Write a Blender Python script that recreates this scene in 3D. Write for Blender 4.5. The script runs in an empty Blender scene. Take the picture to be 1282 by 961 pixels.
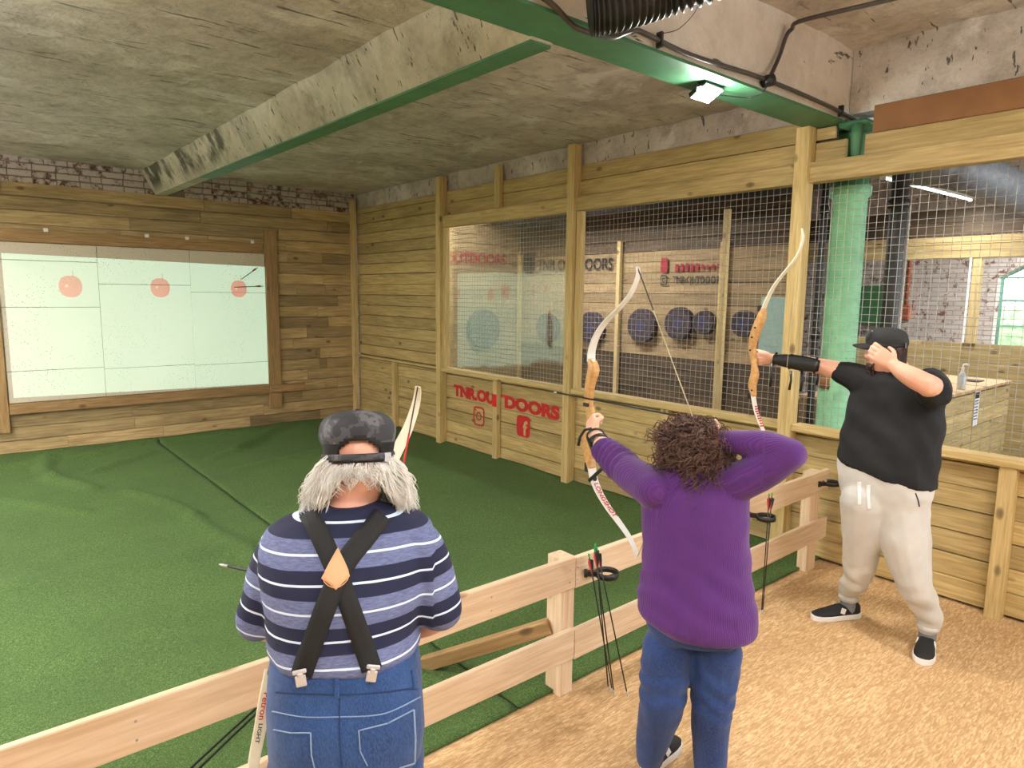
import bpy, bmesh, math, random
from mathutils import Vector, Matrix, noise
from mathutils.bvhtree import BVHTree
random.seed(7)
S = bpy.context.scene
COL = S.collection
R = math.radians
# ------------------------------------------------------------------ camera
F_PX, IW, IH = 844.3, 1282.0, 961.0
YAW, PITCH, ROLL, CAM_H = R(39.708), R(7.563), R(0.694), 1.9
_cy, _sy, _cp, _sp = math.cos(YAW), math.sin(YAW), math.cos(PITCH), math.sin(PITCH)
FWD = Vector((_sy*_cp, _cy*_cp, -_sp))
_r0 = Vector((_cy, -_sy, 0)); _u0 = _r0.cross(FWD)
RGT = _r0*math.cos(ROLL) + _u0*math.sin(ROLL)
UPV = -_r0*math.sin(ROLL) + _u0*math.cos(ROLL)
EYE = Vector((0, 0, CAM_H))
HR = _r0.copy()                                   # horizontal right
HF = Vector((_sy, _cy, 0))                        # horizontal forward
cd = bpy.data.cameras.new('camera'); cam = bpy.data.objects.new('camera', cd); COL.objects.link(cam)
cd.sensor_fit = 'HORIZONTAL'; cd.sensor_width = 36; cd.lens = 36*F_PX/IW; cd.clip_start = .05; cd.clip_end = 200
m = Matrix.Identity(4)
for i in range(3):
    m[i][0] = RGT[i]; m[i][1] = UPV[i]; m[i][2] = -FWD[i]; m[i][3] = EYE[i]
cam.matrix_world = m
S.camera = cam
# ------------------------------------------------------------------ world, exposure
w = bpy.data.worlds.new('world'); S.world = w; w.use_nodes = True
bg = w.node_tree.nodes['Background']
bg.inputs[0].default_value = (.86, .93, 1, 1); bg.inputs[1].default_value = 5.0
S.view_settings.view_transform = 'Standard'; S.view_settings.look = 'None'
S.view_settings.gamma = 1; S.view_settings.use_curve_mapping = False
S.view_settings.exposure = 0.0
def area(name, loc, direction, sx, sy, watts, col=(.96, .98, 1), spread=180):
    l = bpy.data.lights.new(name, 'AREA'); l.shape = 'RECTANGLE'; l.size = sx; l.size_y = sy
    l.energy = watts; l.color = col; l.spread = R(spread)
    o = bpy.data.objects.new(name, l); COL.objects.link(o)
    o.location = loc; o.rotation_euler = Vector(direction).to_track_quat('-Z', 'Y').to_euler()
    return o
# key numbers of the lamps (their fixtures are built further down)
FLOOD_W, BATTEN_W, RANGE_FILL_W, NEIGHBOUR_W = 48, 76, 165, 38
# ------------------------------------------------------------------ pixel helpers
def at(px, py, d):
    return EYE + (FWD + RGT*((px-641)/F_PX) + UPV*((480.5-py)/F_PX))*d
def onp(px, py, ax, val):
    d = at(px, py, 1)-EYE
    return EYE + d*((val-EYE[ax])/d[ax])
def onplane(px, py, p0, n):
    d = at(px, py, 1)-EYE
    return EYE + d*((p0-EYE).dot(n)/d.dot(n))
# ------------------------------------------------------------------ materials
class NT:
    def __init__(s, name):
        s.m = bpy.data.materials.new(name); s.m.use_nodes = True
        s.t = s.m.node_tree; s.b = s.t.nodes['Principled BSDF']; s.out = s.t.nodes['Material Output']
    def n(s, typ, **kw):
        nd = s.t.nodes.new(typ)
        for k, v in kw.items(): setattr(nd, k, v)
        return nd
    def l(s, a, b): s.t.links.new(a, b)
    def val(s, sock, v):
        if hasattr(v, 'links'): s.l(v, sock)
        else: sock.default_value = v
    def math(s, op, a, b=0.0, c=None, clamp=False):
        nd = s.n('ShaderNodeMath', operation=op, use_clamp=clamp); s.val(nd.inputs[0], a); s.val(nd.inputs[1], b)
        if c is not None: s.val(nd.inputs[2], c)
        return nd.outputs[0]
    def vmath(s, op, a, b):
        nd = s.n('ShaderNodeVectorMath', operation=op); s.val(nd.inputs[0], a); s.val(nd.inputs[1], b)
        return nd.outputs[0]
    def obj(s): return s.n('ShaderNodeTexCoord').outputs['Object']
    def rnd(s): return s.n('ShaderNodeObjectInfo').outputs['Random']
    def attr(s, name, out='Fac'): return s.n('ShaderNodeAttribute', attribute_name=name).outputs[out]
    def noise(s, vec, scale, detail=4, rough=.55, dist=0):
        nd = s.n('ShaderNodeTexNoise'); s.l(vec, nd.inputs['Vector'])
        nd.inputs['Scale'].default_value = scale; nd.inputs['Detail'].default_value = detail
        nd.inputs['Roughness'].default_value = rough; nd.inputs['Distortion'].default_value = dist
        return nd.outputs['Fac']
    def voro(s, vec, scale, feature='F1', out='Distance', rand=1):
        nd = s.n('ShaderNodeTexVoronoi', feature=feature); s.l(vec, nd.inputs['Vector'])
        nd.inputs['Scale'].default_value = scale; nd.inputs['Randomness'].default_value = rand
        return nd.outputs[out]
    def ramp(s, fac, stops, interp='LINEAR'):
        nd = s.n('ShaderNodeValToRGB'); cr = nd.color_ramp; cr.interpolation = interp
        while len(cr.elements) < len(stops): cr.elements.new(.5)
        for e, (p, c) in zip(cr.elements, stops):
            e.position = p; e.color = (*c, 1) if not isinstance(c, (int, float)) else (c, c, c, 1)
        s.val(nd.inputs[0], fac); return nd.outputs[0]
    def mix(s, fac, a, b, mode='MIX'):
        nd = s.n('ShaderNodeMix', data_type='RGBA', blend_type=mode); s.val(nd.inputs[0], fac)
        s.val(nd.inputs[6], a if hasattr(a, 'links') else (*a, 1)); s.val(nd.inputs[7], b if hasattr(b, 'links') else (*b, 1))
        return nd.outputs[2]
    def scale(s, vec, v):
        return s.vmath('MULTIPLY', vec, v)
    def sep(s, vec):
        nd = s.n('ShaderNodeSeparateXYZ'); s.l(vec, nd.inputs[0]); return nd.outputs
    def bump(s, h, strength=.3, dist=.01):
        nd = s.n('ShaderNodeBump'); s.l(h, nd.inputs['Height']); nd.inputs['Strength'].default_value = strength
        nd.inputs['Distance'].default_value = dist; s.l(nd.outputs[0], s.b.inputs['Normal'])
    def set(s, col=None, rough=None, metal=None, **kw):
        if col is not None: s.val(s.b.inputs['Base Color'], col if hasattr(col, 'links') else (*col, 1))
        if rough is not None: s.val(s.b.inputs['Roughness'], rough)
        if metal is not None: s.b.inputs['Metallic'].default_value = metal
        for k, v in kw.items(): s.val(s.b.inputs[k.replace('_', ' ')], v)
        return s.m
def lin(r, g, b):
    f = lambda c: (c/255/12.92) if c <= 10 else ((c/255+.055)/1.055)**2.4
    return (f(r), f(g), f(b))
def plain(name, rgb, rough=.6, metal=0, var=.12, scale=18, bump=.0, bscale=60, bdist=.003, **kw):
    t = NT(name); c = lin(*rgb); o = t.obj()
    nz = t.noise(o, scale, 4)
    lo = tuple(x*(1-var) for x in c); hi = tuple(min(1, x*(1+var)) for x in c)
    t.set(t.ramp(nz, [(.3, lo), (.7, hi)]), rough, metal, **kw)
    if bump: t.bump(t.noise(o, bscale, 5), bump, bdist)
    return t.m
def wood(name, lo, hi, stain, knot=lin(70, 48, 24), stain_amt=.5, vr=(.78, 1.12), rough=.72):
    t = NT(name); o = t.obj(); r = t.rnd()
    off = t.n('ShaderNodeCombineXYZ'); 
    for i, k in enumerate((37., 91., 53.)): t.l(t.math('MULTIPLY', r, k), off.inputs[i])
    v = t.vmath('ADD', o, off.outputs[0])
    g = t.noise(t.scale(v, (.9, 16, 16)), 3.2, 6, .6, .6)
    ring = t.noise(t.scale(v, (.35, 5, 5)), 2.2, 2, .5, 1.5)
    ringw = t.math('PINGPONG', t.math('MULTIPLY', ring, 9.), 1.)
    c = t.ramp(g, [(.32, lo), (.68, hi)])
    c = t.mix(t.math('MULTIPLY', ringw, .28), c, lo, 'MULTIPLY')
    st = t.ramp(t.noise(t.scale(v, (.6, 2.2, 2.2)), 1.7, 4, .6), [(.5, 0.), (.72, 1.)])
    c = t.mix(t.math('MULTIPLY', st, stain_amt), c, stain)
    kd = t.voro(t.scale(v, (.8, 1.5, 1.5)), 3.3)
    kf = t.ramp(kd, [(.05, 1.), (.085, .75), (.13, 0.)])
    c = t.mix(t.math('MULTIPLY', kf, .72), c, knot)
    rv = t.n('ShaderNodeMapRange'); t.l(r, rv.inputs[0]); rv.inputs[3].default_value = vr[0]; rv.inputs[4].default_value = vr[1]
    hs = t.n('ShaderNodeHueSaturation'); t.l(c, hs.inputs['Color']); t.l(rv.outputs[0], hs.inputs['Value'])
    t.set(hs.outputs[0], rough); t.bump(g, .25, .004)
    return t.m
MAT = {}
MAT['pine'] = wood('treated_pine', lin(176, 150, 96), lin(214, 190, 132), lin(138, 122, 66), stain_amt=.45)
MAT['pine_far'] = wood('weathered_treated_pine', lin(164, 136, 90), lin(212, 186, 134), lin(108, 90, 54), stain_amt=.55, vr=(.62, 1.18))
MAT['pine_fresh'] = wood('planed_pine', lin(216, 188, 152), lin(236, 214, 184), lin(206, 174, 136), stain_amt=.3, vr=(.95, 1.05), knot=lin(140, 92, 50))
MAT['post'] = wood('pine_post', lin(190, 164, 104), lin(222, 198, 142), lin(168, 144, 86), stain_amt=.3, vr=(.92, 1.06))
MAT['frame_wood'] = wood('brown_frame_timber', lin(146, 112, 68), lin(182, 150, 102), lin(112, 84, 50), stain_amt=.5, vr=(.9, 1.05))
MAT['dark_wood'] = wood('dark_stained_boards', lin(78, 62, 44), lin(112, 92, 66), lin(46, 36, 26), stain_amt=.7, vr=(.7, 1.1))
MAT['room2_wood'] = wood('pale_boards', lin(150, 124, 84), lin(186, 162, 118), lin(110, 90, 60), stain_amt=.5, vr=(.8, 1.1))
MAT['ply'] = plain('brown_plywood', (142, 100, 62), .75, var=.12, scale=6)
def concrete(name, lo, hi, dark, white, patch=.5, damp=False):
    t = NT(name); o = t.obj()
    a = t.noise(o, 1.1, 8, .62, .3); b = t.noise(o, 7, 9, .72)
    c = t.ramp(a, [(.34, lo), (.62, hi)])
    c = t.mix(t.math('MULTIPLY', t.ramp(b, [(.45, 0.), (.68, 1.)]), .5), c, dark)
    w1 = t.ramp(t.noise(t.vmath('ADD', o, (7, 3, 1)), 1.7, 8, .65, .6), [(.55, 0.), (.62, 1.)])
    c = t.mix(t.math('MULTIPLY', w1, patch), c, white)
    d1 = t.ramp(t.noise(t.vmath('ADD', o, (2, 9, 4)), 2.6, 7, .68, .4), [(.6, 0.), (.68, 1.)])
    c = t.mix(t.math('MULTIPLY', d1, .5), c, dark)
    if damp:      # damp, mouldy patches towards the end of the beam
        s_ = t.sep(o); far = t.ramp(t.math('MULTIPLY', s_[1], .1), [(.58, 0.), (.66, 1.)]); hi_ = t.ramp(t.math('MULTIPLY_ADD', s_[2], 5., -15.2), [(.2, 0.), (.7, 1.)])
        md = t.ramp(t.noise(t.scale(o, (1, 1, .5)), 2.4, 6, .65), [(.46, 0.), (.54, 1.)])
        c = t.mix(t.math('MULTIPLY', t.math('MULTIPLY', far, hi_), t.math('MULTIPLY', md, .85)), c, lin(52, 54, 40))
    # board-marked seams and short cracks running with the shuttering
    crk = t.noise(t.scale(o, (2.2, 26, 10)), 1., 4, .6)
    cf = t.ramp(crk, [(.645, 0.), (.67, 1.)])
    c = t.mix(t.math('MULTIPLY', cf, .75), c, lin(44, 38, 30))
    t.set(c, .92)
    h = t.math('ADD', t.math('MULTIPLY', a, .7), t.math('ADD', t.math('MULTIPLY', b, .35), t.math('MULTIPLY', cf, -.5)))
    t.bump(h, .9, .05)
    return t.m
MAT['slab'] = concrete('stained_concrete_slab', lin(174, 160, 150), lin(210, 197, 188), lin(118, 104, 92), lin(228, 219, 214), .55)
MAT['slab_near'] = concrete('patched_concrete_slab', lin(184, 174, 164), lin(218, 211, 203), lin(124, 110, 94), lin(236, 232, 227), .6)
MAT['beam_side'] = concrete('whitewashed_concrete_beam', lin(206, 196, 180), lin(226, 218, 206), lin(190, 176, 158), lin(236, 230, 222), .3)
MAT['beam2'] = concrete('grey_concrete_beam', lin(164, 156, 136), lin(198, 190, 168), lin(112, 104, 84), lin(210, 204, 186), .4, True)
def green_paint(name, rgb, amt=.25):
    t = NT(name); o = t.obj(); c = lin(*rgb)
    n1 = t.noise(o, 6, 6, .65); n2 = t.noise(o, 24, 5, .6)
    k = t.ramp(n1, [(.35, tuple(x*.8 for x in c)), (.65, tuple(min(1, x*1.12) for x in c))])
    k = t.mix(t.math('MULTIPLY', t.ramp(n2, [(.62, 0.), (.7, 1.)]), amt), k, lin(52, 58, 36))
    t.set(k, .5); t.bump(n2, .2, .004); return t.m
MAT['green'] = green_paint('green_beam_paint', (70, 124, 88), .45)
MAT['green_col'] = green_paint('pale_green_column_paint', (136, 200, 154), .25)
MAT['black'] = plain('black_plastic', (24, 24, 25), .45)
MAT['black_metal'] = plain('black_painted_steel', (44, 42, 42), .45, var=.2)
MAT['conduit'] = plain('grey_black_conduit', (74, 68, 66), .4, var=.15)
MAT['rubber'] = plain('black_corrugated_hose', (30, 29, 29), .55)
MAT['steel'] = plain('galvanised_wire', (176, 172, 164), .45, .25, var=.15)
MAT['chrome'] = plain('polished_clip_metal', (200, 200, 204), .35, .6, var=.05)
MAT['white'] = plain('white_gloss', (236, 234, 226), .35, var=.03)
MAT['red_paint'] = plain('red_stencil_paint', (188, 34, 30), .7, var=.15, scale=30)
MAT['red_bright'] = plain('bright_red_stencil_paint', (214, 30, 34), .65, var=.1, scale=30)
MAT['red_old'] = plain('faded_red_stencil_paint', (150, 34, 40), .75, var=.2, scale=25)
MAT['black_paint'] = plain('black_stencil_paint', (34, 32, 32), .75, var=.15)
MAT['paper'] = plain('white_paper', (230, 230, 232), .8, var=.03)
# ------------------------------------------------------------------ object helpers
def wm(o):
    b = Matrix.LocRotScale(o.location, o.rotation_euler, o.scale)
    return (wm(o.parent) @ o.matrix_parent_inverse @ b) if o.parent else b
def par(o, p):
    if p is not None:
        o.parent = p; o.matrix_parent_inverse = wm(p).inverted()
    return o
def tag(o, label=None, cat=None, group=None, kind=None):
    if label: o['label'] = label
    if cat: o['category'] = cat
    if group: o['group'] = group
    if kind: o['kind'] = kind
    return o
def empty(name, loc, label=None, cat=None, group=None, kind=None):
    o = bpy.data.objects.new(name, None); COL.objects.link(o); o.location = loc; o.empty_display_size = .1
    return tag(o, label, cat, group, kind)
def mobj(name, verts, faces, mat, parent=None, smooth=False, origin=None):
    org = Vector(origin) if origin is not None else (wm(parent).translation if parent else Vector((0, 0, 0)))
    me = bpy.data.meshes.new(name); me.from_pydata([tuple(Vector(v)-org) for v in verts], [], faces); me.update()
    if mat is not None: me.materials.append(MAT[mat] if isinstance(mat, str) else mat)
    if smooth: me.polygons.foreach_set('use_smooth', [True]*len(me.polygons))
    o = bpy.data.objects.new(name, me); COL.objects.link(o); o.location = org
    return par(o, parent)
def prism(l, w, h, c):
    """chamfered bar along X, centred"""
    y, z = w/2, h/2; c = min(c, y*.5, z*.5)
    sec = [(-y+c, -z), (y-c, -z), (y, -z+c), (y, z-c), (y-c, z), (-y+c, z), (-y, z-c), (-y, -z+c)]
    v = [(s*l/2, a, b) for s in (-1, 1) for a, b in sec]
    f = [(i, (i+1) % 8, (i+1) % 8+8, i+8) for i in range(8)] + [tuple(range(7, -1, -1)), tuple(range(8, 16))]
    return v, f
def bar(name, p0, p1, w, h, mat, parent=None, up=(0, 0, 1), c=.004):
    """a timber from p0 to p1; w is across, h along 'up'"""
    p0, p1 = Vector(p0), Vector(p1); d = p1-p0; L = d.length; x = d/L
    u = Vector(up); y = u.cross(x).normalized(); z = x.cross(y)
    v, f = prism(L, w, h, c)
    me = bpy.data.meshes.new(name); me.from_pydata(v, [], f); me.update(); me.materials.append(MAT[mat] if isinstance(mat, str) else mat)
    o = bpy.data.objects.new(name, me); COL.objects.link(o)
    M = Matrix((x, y, z)).transposed().to_4x4(); M.translation = (p0+p1)/2
    o.location = M.translation; o.rotation_euler = M.to_euler()
    return par(o, parent)
def box(name, lo, hi, mat, parent=None, c=.004):
    lo, hi = Vector(lo), Vector(hi); s = hi-lo; mid = (lo+hi)/2
    if s.y >= s.x and s.y >= s.z:
        return bar(name, (mid.x, lo.y, mid.z), (mid.x, hi.y, mid.z), s.x, s.z, mat, parent, c=c)
    if s.z >= s.x and s.z >= s.y:
        return bar(name, (mid.x, mid.y, lo.z), (mid.x, mid.y, hi.z), s.x, s.y, mat, parent, up=(0, 1, 0), c=c)
    return bar(name, (lo.x, mid.y, mid.z), (hi.x, mid.y, mid.z), s.y, s.z, mat, parent, c=c)
class MB:
    """collects closed pieces in world space"""
    def __init__(s): s.v = []; s.f = []
    def add(s, v, f):
        k = len(s.v); s.v += [Vector(a) for a in v]; s.f += [tuple(i+k for i in q) for q in f]
    def rings(s, rs, n, cap=True, close=False):
        k = len(s.v)
        for r in rs: s.v += r
        for i in range(len(rs)-1):
            for j in range(n):
                a = k+i*n+j; b = k+i*n+(j+1) % n
                s.f.append((a, b, b+n, a+n))
        if cap:
            s.f.append(tuple(k+n-1-j for j in range(n))); s.f.append(tuple(k+(len(rs)-1)*n+j for j in range(n)))
    def tube(s, pts, rad, n=8, flat=None, cap=True, up=None):
        """rad: number or list; flat: (w,t) half sizes list -> elliptical/rect ribbons with 'up' as width axis"""
        pts = [Vector(p) for p in pts]; N = len(pts)
        if not isinstance(rad, (list, tuple)): rad = [rad]*N
        rs = []; prev = None
        for i, p in enumerate(pts):
            t = (pts[min(i+1, N-1)]-pts[max(i-1, 0)]).normalized()
            if prev is None:
                a = Vector((0, 0, 1)) if abs(t.z) < .9 else Vector((1, 0, 0))
                if up is not None: a = Vector(up)
                y = (a - t*a.dot(t)).normalized()
            else:
                y = (prev - t*prev.dot(t)).normalized()
            prev = y; x = y.cross(t)
            r = rad[i]
            ra, rb = (r if isinstance(r, (tuple, list)) else (r, r))
            rs.append([p + y*(ra*math.cos(2*math.pi*j/n)) + x*(rb*math.sin(2*math.pi*j/n)) for j in range(n)])
        s.rings(rs, n, cap)
    def ell(s, c, ax, n=16, m=10):
        """ellipsoid: centre, three axis vectors"""
        c = Vector(c); ax = [Vector(a) for a in ax]; rs = []
        for i in range(1, m):
            th = math.pi*i/m
            rs.append([c + ax[2]*math.cos(th) + (ax[0]*math.cos(2*math.pi*j/n)+ax[1]*math.sin(2*math.pi*j/n))*math.sin(th) for j in range(n)])
        s.rings(rs, n, True)
    def box(s, c, ax):
        c = Vector(c); ax = [Vector(a) for a in ax]
        v = [c+ax[0]*i+ax[1]*j+ax[2]*k for i in (-1, 1) for j in (-1, 1) for k in (-1, 1)]
        s.add(v, [(0, 1, 3, 2), (4, 6, 7, 5), (0, 4, 5, 1), (2, 3, 7, 6), (0, 2, 6, 4), (1, 5, 7, 3)])
    def build(s, name, mat, parent=None, smooth=True, origin=None):
        return mobj(name, s.v, s.f, mat, parent, smooth, origin)
def smooth_curve(pts, n=8):
    """Catmull-Rom through points (any dimension via Vector / tuple lists)"""
    P = [Vector(p) for p in pts]; out = []
    for i in range(len(P)-1):
        a = P[max(i-1, 0)]; b = P[i]; c = P[i+1]; d = P[min(i+2, len(P)-1)]
        for k in range(n):
            t = k/n
            out.append(.5*((2*b)+(c-a)*t+(2*a-5*b+4*c-d)*t*t+(3*b-a-3*c+d)*t**3))
    out.append(P[-1]); return out
def text_mesh(body, size, ext=.0015, bold=0.0, shear=0, space=1.0):
    cu = bpy.data.curves.new('lettering', 'FONT'); cu.body = body; cu.size = size; cu.extrude = ext; cu.offset = bold
    cu.align_x = 'CENTER'; cu.align_y = 'CENTER'; cu.shear = shear; cu.space_character = space; cu.resolution_u = 4
    o = bpy.data.objects.new('lettering', cu); COL.objects.link(o)
    dg = bpy.context.evaluated_depsgraph_get(); me = bpy.data.meshes.new_from_object(o.evaluated_get(dg))
    bpy.data.objects.remove(o); bpy.data.curves.remove(cu)
    return me
def place_text(name, body, origin, xdir, ydir, width, height, mat, parent, bold=0.0, ext=.0015, space=1.0):
    me = text_mesh(body, 1.0, ext, bold, 0, space)
    xs = [v.co.x for v in me.vertices]; ys = [v.co.y for v in me.vertices]
    cx, cyy = (min(xs)+max(xs))/2, (min(ys)+max(ys))/2; sx = width/(max(xs)-min(xs)); sy = height/(max(ys)-min(ys))
    x = Vector(xdir).normalized(); y = Vector(ydir).normalized(); z = x.cross(y); o0 = Vector(origin)
    for v in me.vertices:
        q = v.co.copy(); v.co = x*((q.x-cx)*sx) + y*((q.y-cyy)*sy) + z*q.z
    me.materials.clear(); me.materials.append(MAT[mat] if isinstance(mat, str) else mat)
    o = bpy.data.objects.new(name, me); COL.objects.link(o); o.location = o0
    return par(o, parent)
# ================================================================== SETTING
XW, YF, YFENCE = 4.77, 9.44, 2.13
def osb():
    t = NT('oriented_strand_board'); o = t.obj()
    base = lin(206, 172, 122)
    cols = []
    fs = []
    for k, (ang, sc) in enumerate(((25, 1), (-35, 1.1), (70, .9), (5, 1.25))):
        mp = t.n('ShaderNodeMapping'); t.l(o, mp.inputs[0]); mp.inputs['Rotation'].default_value = (0, 0, R(ang))
        mp.inputs['Scale'].default_value = (11*sc, 70*sc, 1); mp.inputs['Location'].default_value = (k*3.1, k*1.7, 0)
        fs.append((t.voro(mp.outputs[0], 2.2, out='Color'), t.voro(mp.outputs[0], 2.2)))
    a = t.sep(fs[0][0])[0]; b = t.sep(fs[1][0])[1]; c = t.sep(fs[2][0])[2]; d = t.sep(fs[3][0])[0]
    mx = t.math('MAXIMUM', t.math('MULTIPLY', a, b), t.math('MULTIPLY', c, d))
    col = t.ramp(mx, [(.05, lin(176, 138, 92)), (.4, lin(200, 164, 116)), (.85, lin(226, 196, 150))])
    dk = t.ramp(t.math('MULTIPLY', c, b), [(.74, 0.), (.8, 1.)])
    col = t.mix(t.math('MULTIPLY', dk, .5), col, lin(112, 72, 38))
    dirt = t.ramp(t.noise(o, 1.3, 5, .6), [(.35, 1.), (.7, 0.)])
    col = t.mix(t.math('MULTIPLY', dirt, .28), col, lin(150, 112, 72))
    t.set(col, .7); t.bump(mx, .2, .004); return t.m
MAT['osb'] = osb()
floor = mobj('floor', [(x, y, z) for z in (-.03, 0) for x, y in ((-3.2, -4.2), (4.9, -4.2), (4.9, 2.2), (-3.2, 2.2))],
             [(3, 2, 1, 0), (4, 5, 6, 7), (0, 1, 5, 4), (1, 2, 6, 5), (2, 3, 7, 6), (3, 0, 4, 7)], 'osb')
tag(floor, 'bare chipboard floor behind the shooting fence', kind='structure')
MAT['screed'] = plain('dark_concrete_floor', (70, 62, 52), .85, var=.25, scale=3)
sub = mobj('floor.001', [(x, y, z) for z in (-.08, -.035) for x, y in ((-3.2, -4.2), (16, -4.2), (16, 9.7), (-3.2, 9.7))],
           [(3, 2, 1, 0), (4, 5, 6, 7), (0, 1, 5, 4), (1, 2, 6, 5), (2, 3, 7, 6), (3, 0, 4, 7)], 'screed')
tag(sub, 'dark concrete floor under the whole building', kind='structure')
# ---- turf
def turf():
    t = NT('artificial_turf'); o = t.obj()
    n1 = t.noise(o, 1.6, 5, .6); n2 = t.noise(o, 190, 3, .7); n3 = t.noise(t.scale(o, (1, 6, 1)), 14, 4, .6)
    c = t.ramp(n2, [(.30, lin(40, 64, 26)), (.52, lin(84, 120, 50)), (.74, lin(160, 178, 108))])
    c = t.mix(t.math('MULTIPLY', t.ramp(n1, [(.35, 0.), (.7, 1.)]), .3), c, lin(48, 72, 32), 'MIX')
    c = t.mix(t.math('MULTIPLY', t.ramp(n3, [(.4, 0.), (.75, 1.)]), .25), c, lin(90, 128, 62))
    n4 = t.noise(o, 55, 4, .75); c = t.mix(t.math('MULTIPLY', t.ramp(n4, [(.36, 1.), (.54, 0.)]), .35), c, lin(32, 54, 22)); c = t.mix(t.math('MULTIPLY', t.ramp(n4, [(.6, 0.), (.72, 1.)]), .5), c, lin(150, 172, 104))
    t.set(c, .95); t.bump(t.math('ADD', n2, n4), .9, .014); return t.m
MAT['turf'] = turf()
def seg_d(p, a, b):
    ab = b-a; t = max(0, min(1, (p-a).dot(ab)/ab.length_squared)); return (p-(a+ab*t)).length
CREASES = [((3.5, 9.3), (2.5, 8.1), .035, .09), ((2.9, 8.5), (2.2, 7.9), .02, .1), ((1.2, 7.0), (1.42, 5.9), .028, .07), ((1.42, 5.9), (1.6, 4.5), .022, .09),
           ((.7, 8.9), (.62, 7.9), .03, .1), ((.62, 7.9), (.9, 7.3), .03, .1), ((1.5, 9.2), (3.1, 9.1), .03, .07), ((.2, 5.2), (1.4, 5.0), .012, .2), ((2.2, 7.2), (3.6, 7.6), .014, .12), ((1.0, 8.0), (1.7, 8.6), .02, .08), ((.2, 7.4), (.7, 6.6), .02, .1), ((2.4, 6.0), (2.9, 5.2), .01, .12), ((-.6, 8.6), (1.2, 8.9), .03, .12)]
def turf_piece(x0, x1, label):
    st = .045; nx = int((x1-x0)/st)+1; ny = int((YF-.03-2.19)/st)+1; v = []; f = []
    cr = [(Vector(a), Vector(b), h, wd) for a, b, h, wd in CREASES]
    for j in range(ny+1):
        y = 2.19+(YF-.03-2.19)*j/ny
        for i in range(nx+1):
            x = x0+(x1-x0)*i/nx; p = Vector((x, y))
            z = .006+.006*noise.noise(Vector((x*.9, y*.9, 3)))+.003*noise.noise(Vector((x*3, y*3, 9)))
            for a, b, h, wd in cr:
                d = seg_d(p+Vector((noise.noise(Vector((y*1.5, x, 1)))*.12, 0)), a, b)
                if d < wd*3: z += 1.7*h*math.exp(-(d/(wd*.75))**2)
            z += .028*max(0, 1-(YF-y)/.1)*(1+.6*noise.noise(Vector((x*1.7, 0, 5))))    # turned up at the wall
            z += .02*max(0, 1-(XW-x)/.09)*(1+.6*noise.noise(Vector((y*1.7, 2, 5))))
            v.append((x, y, max(z, -.01)))
    for j in range(ny):
        for i in range(nx):
            a = j*(nx+1)+i; f.append((a, a+1, a+nx+2, a+nx+1))
    o = mobj('turf_carpet', v, f, 'turf', None, True, (x0, 2.19, 0)); so = o.modifiers.new('thick', 'SOLIDIFY'); so.thickness = .012; so.offset = 1
    tag(o, label, 'carpet', 'turf carpets')
turf_piece(-3.19, 1.872, 'green artificial turf on the left of the long seam, below the projection screen')
turf_piece(1.886, XW-.012, 'green artificial turf on the right of the long seam, along the lettered wall')
# ---- ceilings
def slab(name, lo, hi, mat, label, parent=None):
    (x0, y0, z0), (x1, y1, z1) = lo, hi
    v = [(x, y, z) for z in (z0, z1) for x, y in ((x0, y0), (x1, y0), (x1, y1), (x0, y1))]
    o = mobj(name, v, [(3, 2, 1, 0), (4, 5, 6, 7), (0, 1, 5, 4), (1, 2, 6, 5), (2, 3, 7, 6), (3, 0, 4, 7)], mat, parent, origin=(0, 0, 0))
    if not parent: tag(o, label, kind='structure')
    return o
def rough_slab(name, x0, x1, y0, y1, z, mat, label, st=.12, amp=.012):
    nx, ny = int((x1-x0)/st), int((y1-y0)/st); v = []; f = []
    for j in range(ny+1):
        for i in range(nx+1):
            x = x0+(x1-x0)*i/nx; y = y0+(y1-y0)*j/ny
            h = amp*(noise.noise(Vector((x*2.1, y*2.1, 0)))+.6*noise.noise(Vector((x*6, y*6, 4))))
            v.append((x, y, z+h))
    for j in range(ny):
        for i in range(nx):
            a = j*(nx+1)+i; f.append((a, a+nx+1, a+nx+2, a+1))
    o = mobj(name, v, f, mat, None, True, (0, 0, 0)); so = o.modifiers.new('thick', 'SOLIDIFY'); so.thickness = .15; so.offset = -1
    return tag(o, label, kind='structure')
rough_slab('ceiling', -3.2, 5.0, 2.37, 9.7, 3.345, 'slab', 'stained bare concrete ceiling over the turf')
rough_slab('ceiling.001', -3.2, 5.0, -4.2, 2.40, 3.56, 'slab_near', 'patched concrete ceiling over the chipboard floor', amp=.02)
rough_slab('ceiling.002', 4.95, 16, -4.2, 9.7, 3.42, 'slab', 'grey concrete ceiling of the room behind the wire mesh', st=.3)
# ---- beams
bm1 = empty('ceiling_beam', (1, 2.36, 3.09), 'deep whitewashed concrete beam with green underside crossing above the fence', 'beam')
slab('beam_body', (-3.2, 2.245, 3.095), (5.22, 2.48, 3.62), 'beam_side', None, bm1)
slab('green_plate', (-3.2, 2.235, 3.078), (5.2, 2.49, 3.094), 'green', None, bm1)
bm2 = empty('ceiling_beam', (2.15, 6, 3.09), 'grey concrete beam with green underside running to the brick strip over the screen', 'beam')
def tapered(name, y0, y1, x0, x1, wb, wt, zb, zt, mat, parent):
    v = []
    for y, x in ((y0, x0), (y1, x1)): v += [(x, y, zb), (x+wb, y, zb), (x+wb/2+wt/2, y, zt), (x+wb/2-wt/2, y, zt)]
    return mobj(name, v, [(0, 1, 2, 3), (7, 6, 5, 4), (0, 4, 5, 1), (1, 5, 6, 2), (2, 6, 7, 3), (3, 7, 4, 0)], mat, parent, origin=(0, 0, 0))
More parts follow.
